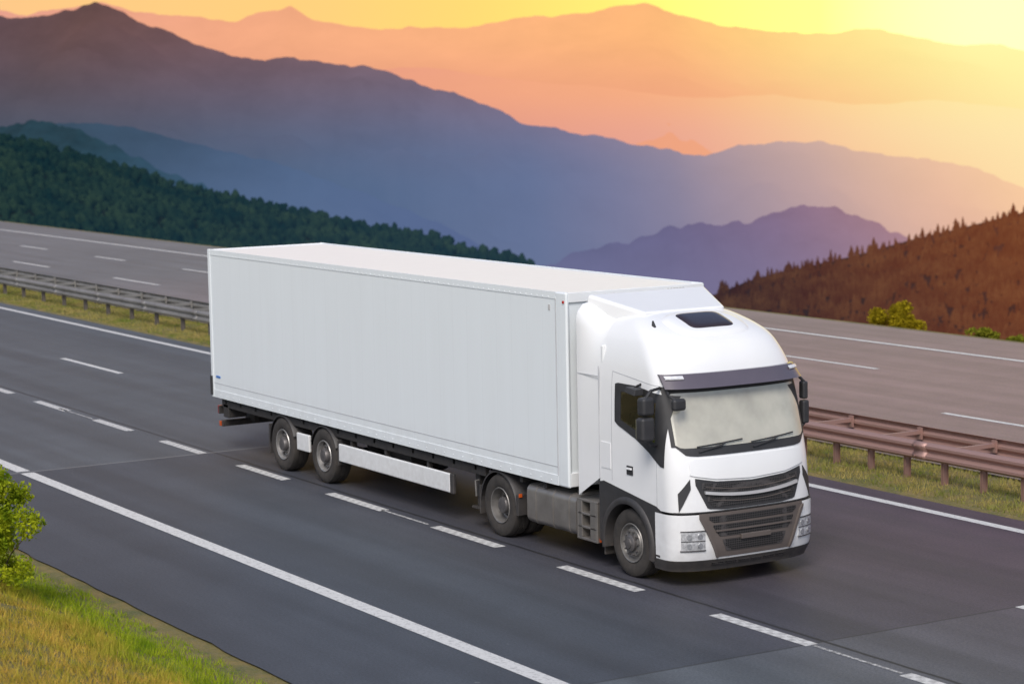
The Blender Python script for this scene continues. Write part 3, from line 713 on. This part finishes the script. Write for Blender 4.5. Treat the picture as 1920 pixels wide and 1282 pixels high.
# windscreen
glo=[(-1.12,2.03),(-1.05,1.98),(1.05,1.98),(1.12,2.03)]; ghi=[(-1.12,2.70),(-1.06,2.745),(1.06,2.745),(1.12,2.70)]
add_regions('windscreen',M['windscreen'],tr,[front(-1.12,1.12,glo,ghi,.006,40,12,.004)])
add_regions('windscreen_surround',M['dark_trim'],tr,[
  front(-1.12,1.12,[(-1.12,2.0),(-1.0,1.88),(-.85,1.865),(.85,1.865),(1.0,1.88),(1.12,2.0)],[(a,z+.004) for a,z in glo],.010,40,3),
  front(-1.12,1.12,[(a,z-.004) for a,z in ghi],2.83,.010,40,3),
  front(-1.165,-1.118,2.0,2.83,.010,3,20), front(1.118,1.165,2.0,2.83,.010,3,20)])
# sun visor
n=40
def visor(z0,z1,o0,o1,w):
    v=[];f=[]
    for i in range(n+1):
        y=-w+2*w*i/n
        for (z,o) in ((z1,0.0),(z1,o1),(z0,o0),(z0,o0-.02)):
            p=fmap(y*.985,z); t=abs(y)/w; v.append((p.x+o*(1-.15*t**6),y*(1+o*.15),z))
    for i in range(n):
        for j in range(3): f.append((i*4+j,(i+1)*4+j,(i+1)*4+j+1,i*4+j+1))
    f.append((0,1,2,3)); f.append((n*4+3,n*4+2,n*4+1,n*4)); return v,f
v,f=visor(2.815,3.005,.18,.07,1.17); B().add(v,f).build('sun_visor',M['visor'],tr,True)
for s in (-1,1):
    b=B(); n_=8; vv=[];ff=[]
    for i in range(n_+1):
        y=s*(.92+.23*i/n_); p=fmap(y*.985,2.95)
        for (dx,z) in ((.080,2.99),(.118,2.955),(.114,2.94)): vv.append((p.x+dx+.01,y*1.012,z))
    for i in range(n_):
        for j in range(2): ff.append((i*3+j,(i+1)*3+j,(i+1)*3+j+1,i*3+j+1))
    B().add(vv,ff).build('marker_light',M['lamp_lens'],tr,True)
# wipers
for (ya,yb) in ((-.85,-.1),(.05,.85)):
    b=B(); n=10; pts=[fmap(ya+(yb-ya)*i/n,2.0+.055*i/n)+Vector((.03,0,0)) for i in range(n+1)]; b.tube(pts,.010,6)
    b.tube([fmap(ya+.02,1.93)+Vector((.03,0,0)),fmap((ya+yb)/2,2.0)+Vector((.045,0,0)),pts[6]+Vector((.01,0,0))],.012,6)
    b.build('wiper',M['dark_trim'],tr,True)
# grilles
up_hi=[(-.92,1.565),(-.6,1.505),(0,1.475),(.6,1.505),(.92,1.565)]
up_lo=[(-.92,1.47),(-.76,1.13),(-.5,1.105),(.5,1.105),(.76,1.13),(.92,1.47)]
def inset(pl,d): return [(a,z+d) for a,z in pl]
add_regions('upper_grille',M['dark_trim'],tr,[front(-.92,.92,up_lo,up_hi,.012,48,8)])
ys2=np.linspace(-.84,.84,21)
bar=[(y,1.365-.075*(1-(y/.84)**2)) for y in ys2]
add_regions('upper_grille_mesh',M['grille_mesh'],tr,[
  front(-.83,.83,inset(bar,.040),[(-.83,1.50),(-.6,1.475),(0,1.45),(.6,1.475),(.83,1.50)],.018,48,4,.004)])
add_regions('upper_grille_mesh',M['grille_mesh'],tr,[
  front(-.76,.76,[(-.76,1.24),(-.68,1.15),(.68,1.15),(.76,1.24)],inset(bar,-.034),.018,48,4,.004)])
add_regions('grille_bar',M['bright_bar'],tr,[front(-.80,.80,inset(bar,-.016),inset(bar,.026),.055,48,2,.05)])
add_regions('grille_bar',M['grille_grey'],tr,[front(-.78,.78,inset(bar,.078),inset(bar,.088),.03,48,1,.02)])
add_regions('grille_bar',M['grille_grey'],tr,[front(-.68,.68,inset(bar,-.092),inset(bar,-.082),.03,48,1,.02)])
# lower intake: a proud frame with recessed openings
lo_out=[(-.90,1.0),(-.80,.80),(-.64,.44),(.64,.44),(.80,.80),(.90,1.0)]
add_regions('lower_grille_surround',M['grille_grey'],tr,[front(-.90,.90,lo_out,[(-.90,1.068),(.90,1.068)],.030,48,12,.03)])
for (w1,w2,z0,zs_,z1) in ((.76,.70,.985,.935,1.025),(.70,.60,.875,.73,.90),(.55,.49,.655,.52,.685)):
    add_regions('lower_grille_mesh',M['grille_mesh'],tr,[front(-w1,w1,[(-w1,z0),(-w2,zs_),(w2,zs_),(w1,z0)],z1,.036,40,3,.005)])
add_regions('lower_grille_slat',M['grille_grey'],tr,[front(-.66,.66,.805,.825,.055,40,1,.03)])
for s in (-1,1):
    y0,y1=(-.90,-.62) if s<0 else (.62,.90)
    if s<0: lo=[(-.90,1.0),(-.80,.80),(-.64,.44),(-.62,.44)]; hi=[(-.90,1.03),(-.84,.98),(-.70,.66),(-.62,.47)]
    else: lo=[(.62,.44),(.64,.44),(.80,.80),(.90,1.0)]; hi=[(.62,.47),(.70,.66),(.84,.98),(.90,1.03)]
    add_regions('lower_grille_cheek',M['grille_grey'],tr,[front(y0,y1,lo,hi,.058,14,3,.04)])
p=fmap(0,.70); B().box(p.x+.03,p.x+.07,-.26,.26,.665,.735).build('plate_holder',M['grille_grey'],tr,bevel=.008)
for y in (-.6,-.38,-.16,.06,.28,.5): add_regions('lip_slot',M['grille_mesh'],tr,[front(y-.09,y+.09,.335,.375,.036,6,2,.004)])
for s in (-1,1):
    a,b_=(.99,1.15)
    if s<0: r=front(-b_,-a,[(-b_,1.10),(-a,1.42)],[(-b_,1.36),(-a,1.56)],.012,8,4)
    else: r=front(a,b_,[(a,1.42),(b_,1.10)],[(a,1.56),(b_,1.36)],.012,8,4)
    add_regions('corner_vent',M['dark_trim'],tr,[r])
add_regions('bonnet_lid',M['cab_white'],tr,[front(-.98,.98,[(-.98,1.61),(-.9,1.59),(-.6,1.535),(0,1.505),(.6,1.535),(.9,1.59),(.98,1.61)],[(-.98,1.80),(-.9,1.83),(.9,1.83),(.98,1.80)],.014,48,8,.014)])
add_regions('bonnet_lid_gap',M['seam'],tr,[front(-.99,.99,[(-.99,1.60),(-.9,1.58),(-.6,1.525),(0,1.495),(.6,1.525),(.9,1.58),(.99,1.60)],[(-.99,1.62),(-.9,1.60),(-.6,1.545),(0,1.515),(.6,1.545),(.9,1.60),(.99,1.62)],.004,48,1,.004)])
# headlights: one clear unit holding two lamps above and two below
for s in (-1,1):
    a,b_=.82,1.13
    y0,y1=(-b_,-a) if s<0 else (a,b_)
    hl=add_regions('headlight',M['lamp_bowl'],tr,[front(y0,y1,[(y0,.56),(y1,.56)],[(y0,.83 if s<0 else .81),(y1,.81 if s<0 else .83)],.034,14,8,.02)])
    for zz,r in ((.755,.042),(.625,.040)):
        for yy in (.895,1.035):
            p=fmap(s*yy,zz); n_=Vector((1,s*.55 if yy>1 else s*.18,.0)).normalized()
            b=B(); b.cyl(p+n_*.02,p+n_*.045,r,r*.92,20)
            b.build('lamp',M['head_lens'],hl,True,angle=40)
    add_regions('lamp_divider',M['dark_trim'],hl,[front(y0,y1,.686,.696,.040,12,1,.02)])
    add_regions('lamp_frame',M['dark_trim'],hl,[front(y0-.008,y1+.008,.55,.562,.040,12,1,.02)])
    add_regions('lamp_frame',M['dark_trim'],hl,[front(y0-.008,y1+.008,.825,.836,.040,12,1,.02)])
for s in (-1,1):
    fl=[(-1.64,2.24),(-1.56,2.19),(-1.1,2.04),(-.80,1.90),(-.50,1.72),(-.42,1.71)]; fh=[(-1.64,2.78),(-1.58,2.80),(-1.1,2.80),(-.75,2.755),(-.42,2.70)]
    glz=[(-1.49,2.27),(-.62,2.03)]; ghz=[(-1.49,2.68),(-1.05,2.70),(-.62,2.60)]
    add_regions('window_frame',M['dark_trim'],tr,[
       side(s,-1.49,-.62,fl,glz,.010,16,3), side(s,-1.49,-.62,ghz,fh,.010,16,3),
       side(s,-1.64,-1.488,fl,fh,.010,4,14), side(s,-.622,-.42,fl,fh,.010,6,14)])
    add_regions('side_window',M['side_glass'],tr,[side(s,-1.49,-.62,glz,ghz,.004,16,8,.003)])
    add_regions('door_seam',M['seam'],tr,[side(s,-1.735,-1.722,1.36,2.95,.003,1,16,.004)])
    add_regions('door_seam',M['seam'],tr,[side(s,-.60,-.588,1.10,1.80,.003,1,10,.004)])
    add_regions('door_seam',M['seam'],tr,[side(s,-1.73,-.6,[(-1.73,2.95),(-.6,2.83)],[(-1.73,2.962),(-.6,2.842)],.003,16,1,.004)])
    hd=add_regions('door_handle',M['dark_trim'],tr,[side(s,-1.34,-1.19,1.50,1.63,.012,6,4,.012)])
    b=B(); y=s*1.245; b.box(-1.33,-1.20,min(y,y+s*.035),max(y,y+s*.035),1.575,1.605); b.build('handle_grip',M['cab_white'],hd,bevel=.008)
    add_regions('locker_door',M['cab_white'],tr,[side(s,-2.0,-1.76,1.52,1.90,.009,6,6,.009)])
    v=[];f=[];cx,cz=-1.32,.5; n=36
    for i in range(n+1):
        t=math.radians(-6+192*i/n); c,sn=math.cos(t),math.sin(t)
        k=1e9
        if c>1e-6: k=min(k,(-.52-cx)/c)
        if c<-1e-6: k=min(k,(-2.06-cx)/c)
        den=sn+.142*c
        if den>1e-6: k=min(k,(1.10-.142*(cx+.35)-cz)/den)
        for yy in (1.258,1.20):
            v.append((cx+.60*c,s*yy,cz+.60*sn)); v.append((cx+k*c,s*yy,cz+k*sn))
    for i in range(n):
        a=i*4; e=a+4
        f+=[(a,e,e+1,a+1),(a+2,a+3,e+3,e+2),(a,a+2,e+2,e),(a+1,e+1,e+3,a+3)]
    B().add(v,f).build('lower_side_panel',M['dark_trim'],tr,True)
    v=[];f=[]
    for i in range(n+1):
        t=math.radians(-14+208*i/n); c,sn=math.cos(t),math.sin(t)
        for (r,yy) in ((.57,.80),(.57,1.285),(.60,1.295),(.66,1.285),(.675,1.25)): v.append((cx+r*c,s*yy,cz+r*sn))
    for i in range(n):
        for j in range(4): a=i*5+j; f.append((a,a+5,a+6,a+1))
    B().add(v,f).build('wheel_arch',M['dark_trim'],tr,True,angle=60)
    b=B(); 
    for (z0,z1) in ((.30,.50),(.60,.70),(.82,.92),(1.02,1.09)): b.box(-.76,-.5,min(s*.95,s*1.235),max(s*.95,s*1.235),z0,z1)
    b.box(-.76,-.50,min(s*.95,s*1.0),max(s*.95,s*1.0),.3,1.09)
    b.build('entry_step',M['dark_trim'],tr,bevel=.012)
    # mirrors
    if s<0: y0,y1,xa,xb_=1.37,1.60,-.60,-.42
    else: y0,y1,xa,xb_=1.27,1.385,-.58,-.46
    bv=.05 if s<0 else .03
    b=B(); b.box(xa,xb_,min(s*y0,s*y1),max(s*y0,s*y1),2.10,2.44); m1=b.build('door_mirror',M['dark_trim'],tr,bevel=bv,seg=4)
    b=B(); b.box(xa,xb_,min(s*y0,s*(y1-.02)),max(s*y0,s*(y1-.02)),2.46,2.72); m1b=b.build('wide_angle_mirror',M['dark_trim'],tr,bevel=bv,seg=4)
    ym=(y0+y1)/2
    B().tube([(-.58,s*1.18,2.82),(-.52,s*(ym-.1),2.80),(-.50,s*ym,2.70)],.022,8).build('mirror_arm',M['dark_trim'],m1b,True)
    B().tube([(-.5,s*ym,2.12),(-.52,s*(ym-.08),2.03),(-.60,s*1.22,2.0)],.02,8).build('mirror_arm',M['dark_trim'],m1,True)
    b=B(); b.box(xa-.012,xa,min(s*(y0+.02),s*(y1-.02)),max(s*(y0+.02),s*(y1-.02)),2.13,2.41); b.build('mirror_glass',M['chrome'],m1)
b=B(); b.hexa([(-1.12,-1.42,2.72),(-.82,-1.46,2.70),(-.82,-1.30,2.70),(-1.12,-1.28,2.72),(-1.12,-1.40,2.80),(-.82,-1.44,2.79),(-.82,-1.30,2.80),(-1.12,-1.28,2.80)]); b.tube([(-1.0,-1.2,2.84),(-.98,-1.34,2.80)],.02,6)
b.build('kerb_mirror',M['dark_trim'],tr,bevel=.025)
b=B(); p=Vector((-.22,-1.12,2.62)); b.box(p.x-.05,p.x+.05,p.y-.11,p.y+.11,p.z-.09,p.z+.08); o=b.build('front_mirror',M['dark_trim'],tr,bevel=.045,seg=4)
b=B(); b.tube([(-.50,-1.13,2.80),(-.34,-1.2,2.74),(-.24,-1.14,2.66)],.018,8); b.build('mirror_arm',M['dark_trim'],o,True)
# roof: raised oval, hatch, fin
def topreg(pts_fn,off,na,nr,name,mat,parent):
    v=[];f=[]
    cx,cy=pts_fn(0,0)
    v.append((cx,cy,roofz(cx,cy)+off))
    for j in range(1,nr+1):
        for i in range(na):
            x,y=pts_fn(2*PI*i/na,j/nr); v.append((x,y,roofz(x,y)+off*(1 if j<nr else .75)))
    for i in range(na):
        x,y=pts_fn(2*PI*i/na,1.08); v.append((x,y,roofz(x,y)-.005))
    for i in range(na): f.append((0,1+i,1+(i+1)%na))
    for j in range(nr):
        for i in range(na):
            a=1+j*na+i; b_=1+j*na+(i+1)%na; f.append((a,a+na,b_+na,b_))
    return B().add(v,f).build(name,mat,parent,True,angle=60)
def sq(cx,cy,rx,ry,e):
    def fn(t,k):
        c,s=math.cos(t),math.sin(t); return (cx+rx*k*math.copysign(abs(c)**(2/e),c),cy+ry*k*math.copysign(abs(s)**(2/e),s))
    return fn
topreg(sq(-1.12,0,.36,.62,3),.035,48,8,'roof_pod',M['cab_white'],tr)
topreg(sq(-1.14,0,.25,.38,6),.056,48,6,'roof_hatch',M['dark_glass'],tr)
z0=roofz(-1.2,-.82); B().hexa([(-1.27,-.84,z0-.04),(-1.17,-.84,z0-.04),(-1.17,-.80,z0-.04),(-1.27,-.80,z0-.04),(-1.27,-.83,z0+.09),(-1.25,-.83,z0+.09),(-1.25,-.81,z0+.09),(-1.27,-.81,z0+.09)]).build('antenna_fin',M['dark_trim'],tr,bevel=.004)
# interior
B().box(-.98,-.45,-1.12,1.12,1.55,1.93).build('dashboard',M['dash'],tr,bevel=.06,seg=4)
B().box(-1.98,-1.93,-1.15,1.15,1.36,3.2).build('rear_curtain',M['interior'],tr)
B().box(-1.95,-.95,-1.15,1.15,1.36,1.40).build('floor_mat',M['dash'],tr)
for s in (-1,1):
    b=B(); b.box(-1.75,-1.25,s*.62-.26,s*.62+.26,1.5,1.72).box(-1.85,-1.68,s*.62-.25,s*.62+.25,1.7,2.32).box(-1.84,-1.72,s*.62-.13,s*.62+.13,2.33,2.52)
    b.build('seat',M['seat_fabric'],tr,bevel=.05,seg=3)
b=B(); c=Vector((-1.02,.62,2.0)); ax=Vector((-.5,0,.86)).normalized(); a_=ax.orthogonal().normalized(); b_=ax.cross(a_)
b.tube([c+a_*.22*math.cos(2*PI*k/28)+b_*.22*math.sin(2*PI*k/28) for k in range(29)],.016,8); b.tube([c-a_*.2,c+a_*.2],.014); b.tube([c-ax*.2,c],.04); b.build('steering_wheel',M['dark_trim'],tr,True)
# ------------------------------------------------------------------ wheels
T_FR=[(.285,-.10),(.285,.10),(.297,.135),(.33,.152),(.40,.158),(.45,.150),(.480,.135),(.495,.112),(.5,.07),(.5,.045),(.49,.043),(.49,.033),(.5,.031),(.5,-.031),(.49,-.033),(.49,-.043),(.5,-.045),(.495,-.112),(.45,-.15),(.33,-.152),(.285,-.10)]
def wheel(parent,x,y,sg,kind,wid=1.0,dual=False):
    wsub=empty('wheel',(x,y,0.5),parent=parent)
    tp=[(r,a*wid) for r,a in T_FR]
    B().lathe(tp,(0,0,0),sg,48).build('tyre',M['rubber'],wsub,True,angle=30)
    if dual: B().lathe(tp,(0,-sg*.34,0),sg,40).build('tyre',M['rubber'],wsub,True,angle=30)
    o=.135*wid
    if kind=='front':
        pr=[(.29,o),(.281,o+.012),(.268,o+.006),(.262,o-.035),(.245,o-.055),(.215,o-.045),(.195,o-.01),(.15,o-.005),(.0,o-.005)]
        hb=[(.125,o-.01),(.122,o+.035),(.105,o+.05),(.075,o+.055),(.07,o+.075),(0,o+.08)]; mm='steel_rim'; nr=.168; no=o-.005
    elif kind=='drive':
        pr=[(.29,o),(.281,o+.012),(.270,o+.006),(.262,o-.09),(.250,o-.16),(.225,o-.175),(.0,o-.175)]
        hb=[(.14,o-.17),(.135,o-.06),(.12,o-.03),(.06,o-.02),(0,o-.02)]; mm='steel_rim'; nr=.185; no=o-.175
    else:
        pr=[(.29,o),(.283,o+.014),(.268,o+.008),(.262,o-.05),(.245,o-.09),(.215,o-.085),(.195,o-.06),(.0,o-.06)]
        hb=[(.13,o-.06),(.125,o+.01),(.11,o+.03),(.05,o+.035),(0,o+.035)]; mm='rim_silver'; nr=.165; no=o-.06
    B().lathe(pr,(0,0,0),sg,40).build('rim',M[mm],wsub,True,angle=40)
    h=B().lathe(hb,(0,0,0),sg,28)
    for k in range(10):
        t=2*PI*k/10; h.cyl((nr*math.cos(t),sg*(no-.005),nr*math.sin(t)),(nr*math.cos(t),sg*(no+.035),nr*math.sin(t)),.017,.015,6)
    for k in range(10):
        t=2*PI*(k+.5)/10
        if kind!='front': h.cyl((.228*math.cos(t),sg*(no-.02),.228*math.sin(t)),(.228*math.cos(t),sg*(no+.004),.228*math.sin(t)),.022,.022,8)
    h.build('hub',M['hub_grey'],wsub,True,angle=40)
    return wsub
AX1=-26.7-TX; AX2=-30.42-TX
for s in (-1,1):
    wheel(tr,AX1,s*1.075,s,'front'); wheel(tr,AX2,s*1.06,s,'drive',dual=True)
b=B()
for s in (-1,1): b.box(-6.1,-.5,s*.42-.04,s*.42+.04,.62,.90)
for x in (-1.3,-2.4,-3.6,-4.5,-5.6,-6.0): b.box(x-.05,x+.05,-.42,.42,.66,.86)
b.box(-2.1,-.6,-.5,.5,.5,1.1)
b.cyl((AX1,-1,.5),(AX1,1,.5),.07).cyl((AX2,-1,.5),(AX2,1,.5),.09).cyl((AX2,-.2,.5),(AX2,.2,.5),.22)
b.cyl((-3.0,0,.6),(AX2,0,.52),.06)
b.build('chassis_frame',M['chassis'],tr,bevel=.01)
B().box(-5.5,-4.5,-.45,.45,.92,1.04).build('coupling_plate',M['chassis'],tr,bevel=.03)
def rrect(y0,y1,z0,z1,r,n=6):
    pts=[]
    for (cx,cz,a0) in ((y1-r,z1-r,0),(y0+r,z1-r,90),(y0+r,z0+r,180),(y1-r,z0+r,270)):
        for k in range(n+1): a=math.radians(a0+90*k/n); pts.append((cx+r*math.cos(a),cz+r*math.sin(a)))
    return pts
for s in (-1,1):
    y0,y1=sorted((s*1.21,s*.56))
    tk=B().prism(rrect(y0,y1,.36,.97,.12),-4.18,-2.78,'x').build('fuel_tank',M['tank'],tr,True,angle=40)
    for x in (-3.95,-3.45,-3.0):
        pts=rrect(y0-.008,y1+.008,.352,.978,.126); B().prism(pts,x-.03,x+.03,'x').build('tank_strap',M['tank'],tk,True)
    B().cyl((-2.95,s*1.0,.97),(-2.95,s*1.0,1.02),.06,.055,16).build('filler_cap',M['dark_trim'],tk,True)
    b=B(); yo,yi=s*1.21,s*.6; y0,y1=sorted((yo,yi))
    b.box(-2.76,-2.72,y0,y1,.36,.95).box(-2.24,-2.20,y0,y1,.36,.95).box(-2.76,-2.20,y0,y1,.92,.96).box(-2.76,-2.2,y0,y1,.34,.38)
    b.box(-2.76,-2.2,min(s*.8,s*.76),max(s*.8,s*.76),.36,.95)
    b.box(-2.72,-2.62,y0,y1,.38,.93).box(-2.40,-2.24,y0,y1,.38,.93)
    for z in (.52,.72): b.box(-2.74,-2.22,y0,y1,z,z+.035)
    b.build('step_box',M['tank'],tr,bevel=.01)
    v=[];f=[];n=24
    for i in range(n+1):
        t=math.radians(8+168*i/n); c,sn=math.cos(t),math.sin(t)
        for (r,yy) in ((.53,.62),(.57,.64),(.575,1.2),(.555,1.235),(.53,1.235)): v.append((AX2+r*c,s*yy,.5+r*sn))
    for i in range(n):
        for j in range(4): a=i*5+j; f.append((a,a+5,a+6,a+1))
    mg=B().add(v,f).build('mudguard',M['dark_trim'],tr,True,angle=50)
    B().box(AX2+.53,AX2+.60,min(s*.64,s*1.23),max(s*.64,s*1.23),.42,.75).build('mudflap',M['dark_trim'],mg,bevel=.01)
    B().box(AX2-.60,AX2-.57,min(s*.64,s*1.23),max(s*.64,s*1.23),.28,.75).build('mudflap',M['dark_trim'],mg,bevel=.01)
    B().box(AX2+.60,AX2+.62,min(s*1.16,s*1.22),max(s*1.16,s*1.22),.71,.77).build('side_marker',M['orange_lens'],mg,bevel=.006)
    B().box(AX1-.70,AX1-.66,min(s*.85,s*1.23),max(s*.85,s*1.23),.22,1.0).build('mudflap',M['dark_trim'],tr,bevel=.01)
    B().box(-2.19,-2.17,min(s*1.1,s*1.18),max(s*1.1,s*1.18),.36,.42).build('side_marker',M['orange_lens'],tr)
for dy in (-.3,.1): B().tube([(-2.3,dy,1.7),(-2.5,dy+.03,1.3),(-2.75,dy+.06,1.25),(-2.84,dy+.06,1.5)],.02,8).build('air_hose',M['dark_trim'],tr,True)
# ------------------------------------------------------------------ TRAILER
RX=-28.27; L=13.2
tl=empty('semi_trailer',(RX,TY,0)); tag(tl,'long plain white box semi-trailer coupled behind the tractor unit','trailer')
W2=1.275; ZB,ZT=1.09,4.0
B().box(-L+.03,-.03,-W2+.02,W2-.02,ZB+.02,ZT-.04).build('cargo_box',M['trailer_skin'],tl,bevel=.01)
B().box(-L+.05,-.05,-W2+.05,W2-.05,ZT-.038,ZT-.008).build('roof_panel',M['trailer_roof'],tl)
def rail(name,z0,z1,rivz,step):
    for s in (-1,1):
        b=B(); b.box(-L,-.30,min(s*(W2-.03),s*(W2-.012)),max(s*(W2-.03),s*(W2-.012)),z0,z1)
        x=-.5
        while x>-L+.1:
            b.cyl((x,s*(W2-.012),rivz),(x,s*(W2-.004),rivz),.014,.009,8); x-=step
        b.build(name,M['trailer_skin'],tl,bevel=.003)
rail('top_rail',3.90,ZT+.01,3.925,.16)
rail('bottom_rail',ZB-.01,1.235,1.145,.30)
for s in (-1,1):
    for (x0,x1,nm) in ((-.30,.0,'front_corner_post'),(-L-.02,-L+.09,'rear_corner_post')):
        B().box(x0,x1,min(s*(W2-.07),s*(W2-.006)),max(s*(W2-.07),s*(W2-.006)),ZB-.015,ZT+.015).build(nm,M['trailer_skin'],tl,bevel=.05 if x1==0 else .012,seg=4)
    B().box(-.312,-.304,min(s*(W2-.008),s*(W2-.022)),max(s*(W2-.008),s*(W2-.022)),1.22,3.92).build('panel_seam',M['seam'],tl)
    B().box(-L+.09,-.31,min(s*(W2-.018),s*(W2-.015)),max(s*(W2-.018),s*(W2-.015)),1.36,1.370).build('panel_seam',M['seam'],tl)
B().box(-.06,.0,-W2+.05,W2-.05,3.86,ZT+.01).build('front_top_rail',M['plain_white'],tl,bevel=.01)
B().box(-.04,.0,-W2+.05,W2-.05,ZB,1.3).build('front_bottom_rail',M['plain_white'],tl,bevel=.01)
B().box(-L-.02,-L+.06,-W2+.05,W2-.05,3.86,ZT+.01).build('rear_header',M['plain_white'],tl,bevel=.01)
B().box(-L-.02,-L+.06,-W2+.05,W2-.05,ZB-.03,1.22).build('rear_sill',M['plain_white'],tl,bevel=.01)
for s in (-1,1): B().box(-L-.05,-L+.02,min(s*.02,s*1.18),max(s*.02,s*1.18),1.2,3.86).build('rear_door',M['plain_white'],tl,bevel=.01)
for y in (-1.13,-.5,.5,1.13): B().cyl((-L-.07,y,1.15),(-L-.07,y,3.9),.014,.014,8).build('lock_rod',M['steel_rim'],tl,True)
B().box(-L-.03,-L+.05,-W2-.02,-W2+.02,1.12,1.5).build('rear_buffer',M['dark_trim'],tl,bevel=.008)
for s in (-1,1): B().box(-.09,-.05,min(s*(W2-.02),s*(W2+.012)),max(s*(W2-.02),s*(W2+.012)),3.85,3.89).build('marker_light',M['red_lens'],tl,bevel=.006)
B().box(-.52,-.46,-W2+.014,-W2+.024,3.72,3.81).build('small_plate',M['mark_grey'],tl,bevel=.002)
def textmesh(name,s,size,mat,parent,loc,rot):
    cu=bpy.data.curves.new(name,'FONT'); cu.body=s; cu.size=size; cu.extrude=.002; cu.align_x='CENTER'
    o=bpy.data.objects.new(name,cu); C.objects.link(o); dg=bpy.context.evaluated_depsgraph_get()
    me=bpy.data.meshes.new_from_object(o.evaluated_get(dg)); bpy.data.objects.remove(o)
    q_=bpy.data.objects.new(name,me); C.objects.link(q_); me.materials.clear(); me.materials.append(mat); q_.parent=parent; q_.location=loc; q_.rotation_euler=rot; return q_
textmesh('fleet_number','387978',.11,M['mark_grey'],tl,(.004,.72,3.895),(PI/2,0,PI/2))
B().box(-L+.20,-L+.40,-W2+.010,-W2+.024,1.475,1.52).build('side_logo',M['blue_mark'],tl,bevel=.004)
# running gear
b=B()
for s in (-1,1): b.box(-L+.2,-.6,s*.5-.05,s*.5+.05,.80,1.08)
for k in range(18): x=-.8-k*.7; b.box(x-.04,x+.04,-1.2,1.2,.96,1.07)
for s in (-1,1): b.box(-L+.3,-2.6,min(s*1.12,s*1.2),max(s*1.12,s*1.2),.90,1.07)
b.build('trailer_frame',M['chassis'],tl,bevel=.01)
A1=-38.38-RX+.05; A2=-36.65-RX+.05
for x in (A1,A2):
    b=B(); b.cyl((x,-1,.5),(x,1,.5),.075)
    for s in (-1,1): b.box(x-.1,x+.75,s*.62-.05,s*.62+.05,.45,.62).cyl((x-.3,s*.62,.55),(x-.3,s*.62,.9),.13).box(x+.65,x+.80,s*.62-.06,s*.62+.06,.5,.98)
    b.build('axle',M['chassis'],tl,True)
for x in (A1,A2):
    for s in (-1,1): wheel(tl,x,s*1.07,s,'trailer',1.15)
for s in (-1,1):
    for x in (A1,A2):
        v=[];f=[];n=22
        for i in range(n+1):
            t=math.radians(22+ (158 if x==A1 else 136)*i/n); 
            c,sn=math.cos(t),math.sin(t)
            for (r,yy) in ((.53,.84),(.56,.86),(.565,1.22),(.545,1.245),(.53,1.245)): v.append((x+r*c,s*yy,.5+r*sn))
        for i in range(n):
            for j in range(4): a=i*5+j; f.append((a,a+5,a+6,a+1))
        B().add(v,f).build('mudguard',M['dark_trim'],tl,True,angle=50)
    B().box(A1-.62,A1-.58,min(s*.84,s*1.23),max(s*.84,s*1.23),.26,.82).build('mudflap',M['dark_trim'],tl,bevel=.01)
    B().box(A2+.545,A2+.575,min(s*.84,s*1.23),max(s*.84,s*1.23),.40,.86).build('mudflap',M['dark_trim'],tl,bevel=.01)
    y0,y1=sorted((s*1.18,s*1.235))
    x1=-31.85-RX; x0=-36.0-RX
    g=B().box(x0,x1-.12,y0,y1,.48,.80).build('side_guard',M['plain_white'],tl,bevel=.02,seg=3)
    B().box(x1-.12,x1,y0-.004,y1+.004,.47,.81).build('end_cap',M['dark_trim'],g,bevel=.02)
    B().box((A1+A2)/2-.26,(A1+A2)/2+.26,y0,y1,.48,.80).build('side_guard',M['plain_white'],tl,bevel=.02,seg=3)
    for xx in (x0+.4,x0+1.7,x0+3.2): B().box(xx-.03,xx+.03,min(s*1.10,s*1.18),max(s*1.10,s*1.18),.5,1.0).build('guard_bracket',M['chassis'],g)
    xl=-31.25-RX
    lg=B().box(xl-.07,xl+.07,min(s*.98,s*1.12),max(s*.98,s*1.12),.52,1.05).box(xl-.05,xl+.05,min(s*1.0,s*1.10),max(s*1.0,s*1.10),.36,.52).box(xl-.12,xl+.12,min(s*.93,s*1.17),max(s*.93,s*1.17),.32,.36).build('landing_leg',M['chassis'],tl,bevel=.01)
    if s<0: B().tube([(xl+.1,-1.15,.80),(xl+.1,-1.22,.80),(xl+.12,-1.22,.55)],.014,8).build('crank_handle',M['steel_rim'],lg,True)
    B().box(-L+.04,-L+.10,min(s*.75,s*1.18),max(s*.75,s*1.18),.74,.90).build('tail_lamp',M['red_lens'],tl,bevel=.01)
    B().box(-L+.18,-L+.26,min(s*1.2,s*1.22),max(s*1.2,s*1.22),.51,.61).build('side_marker',M['orange_lens'],tl,bevel=.005)
    B().box(-L+.35,-L+.6,min(s*.8,s*1.2),max(s*.8,s*1.2),.70,.98).build('pallet_locker',M['chassis'],tl,bevel=.02)
B().cyl((-31.25-RX,-1,.85),(-31.25-RX,1,.85),.03).build('landing_shaft',M['chassis'],tl,True)
for y in (-.9,.2): B().cyl((-34.6-RX,y,.82),(-33.6-RX,y,.82),.16,n=24).build('air_tank',M['chassis'],tl,True)
b=B().box(-L+.18,-L+.30,-1.2,1.2,.50,.62).box(-L+.05,-L+.5,-.6,-.5,.55,1.05).box(-L+.05,-L+.5,.5,.6,.55,1.05)
b.box(-L+.10,-L+.16,-1.2,1.2,.74,.90)
b.build('underrun_bar',M['chassis'],tl,bevel=.015)
bpy.context.view_layer.update()
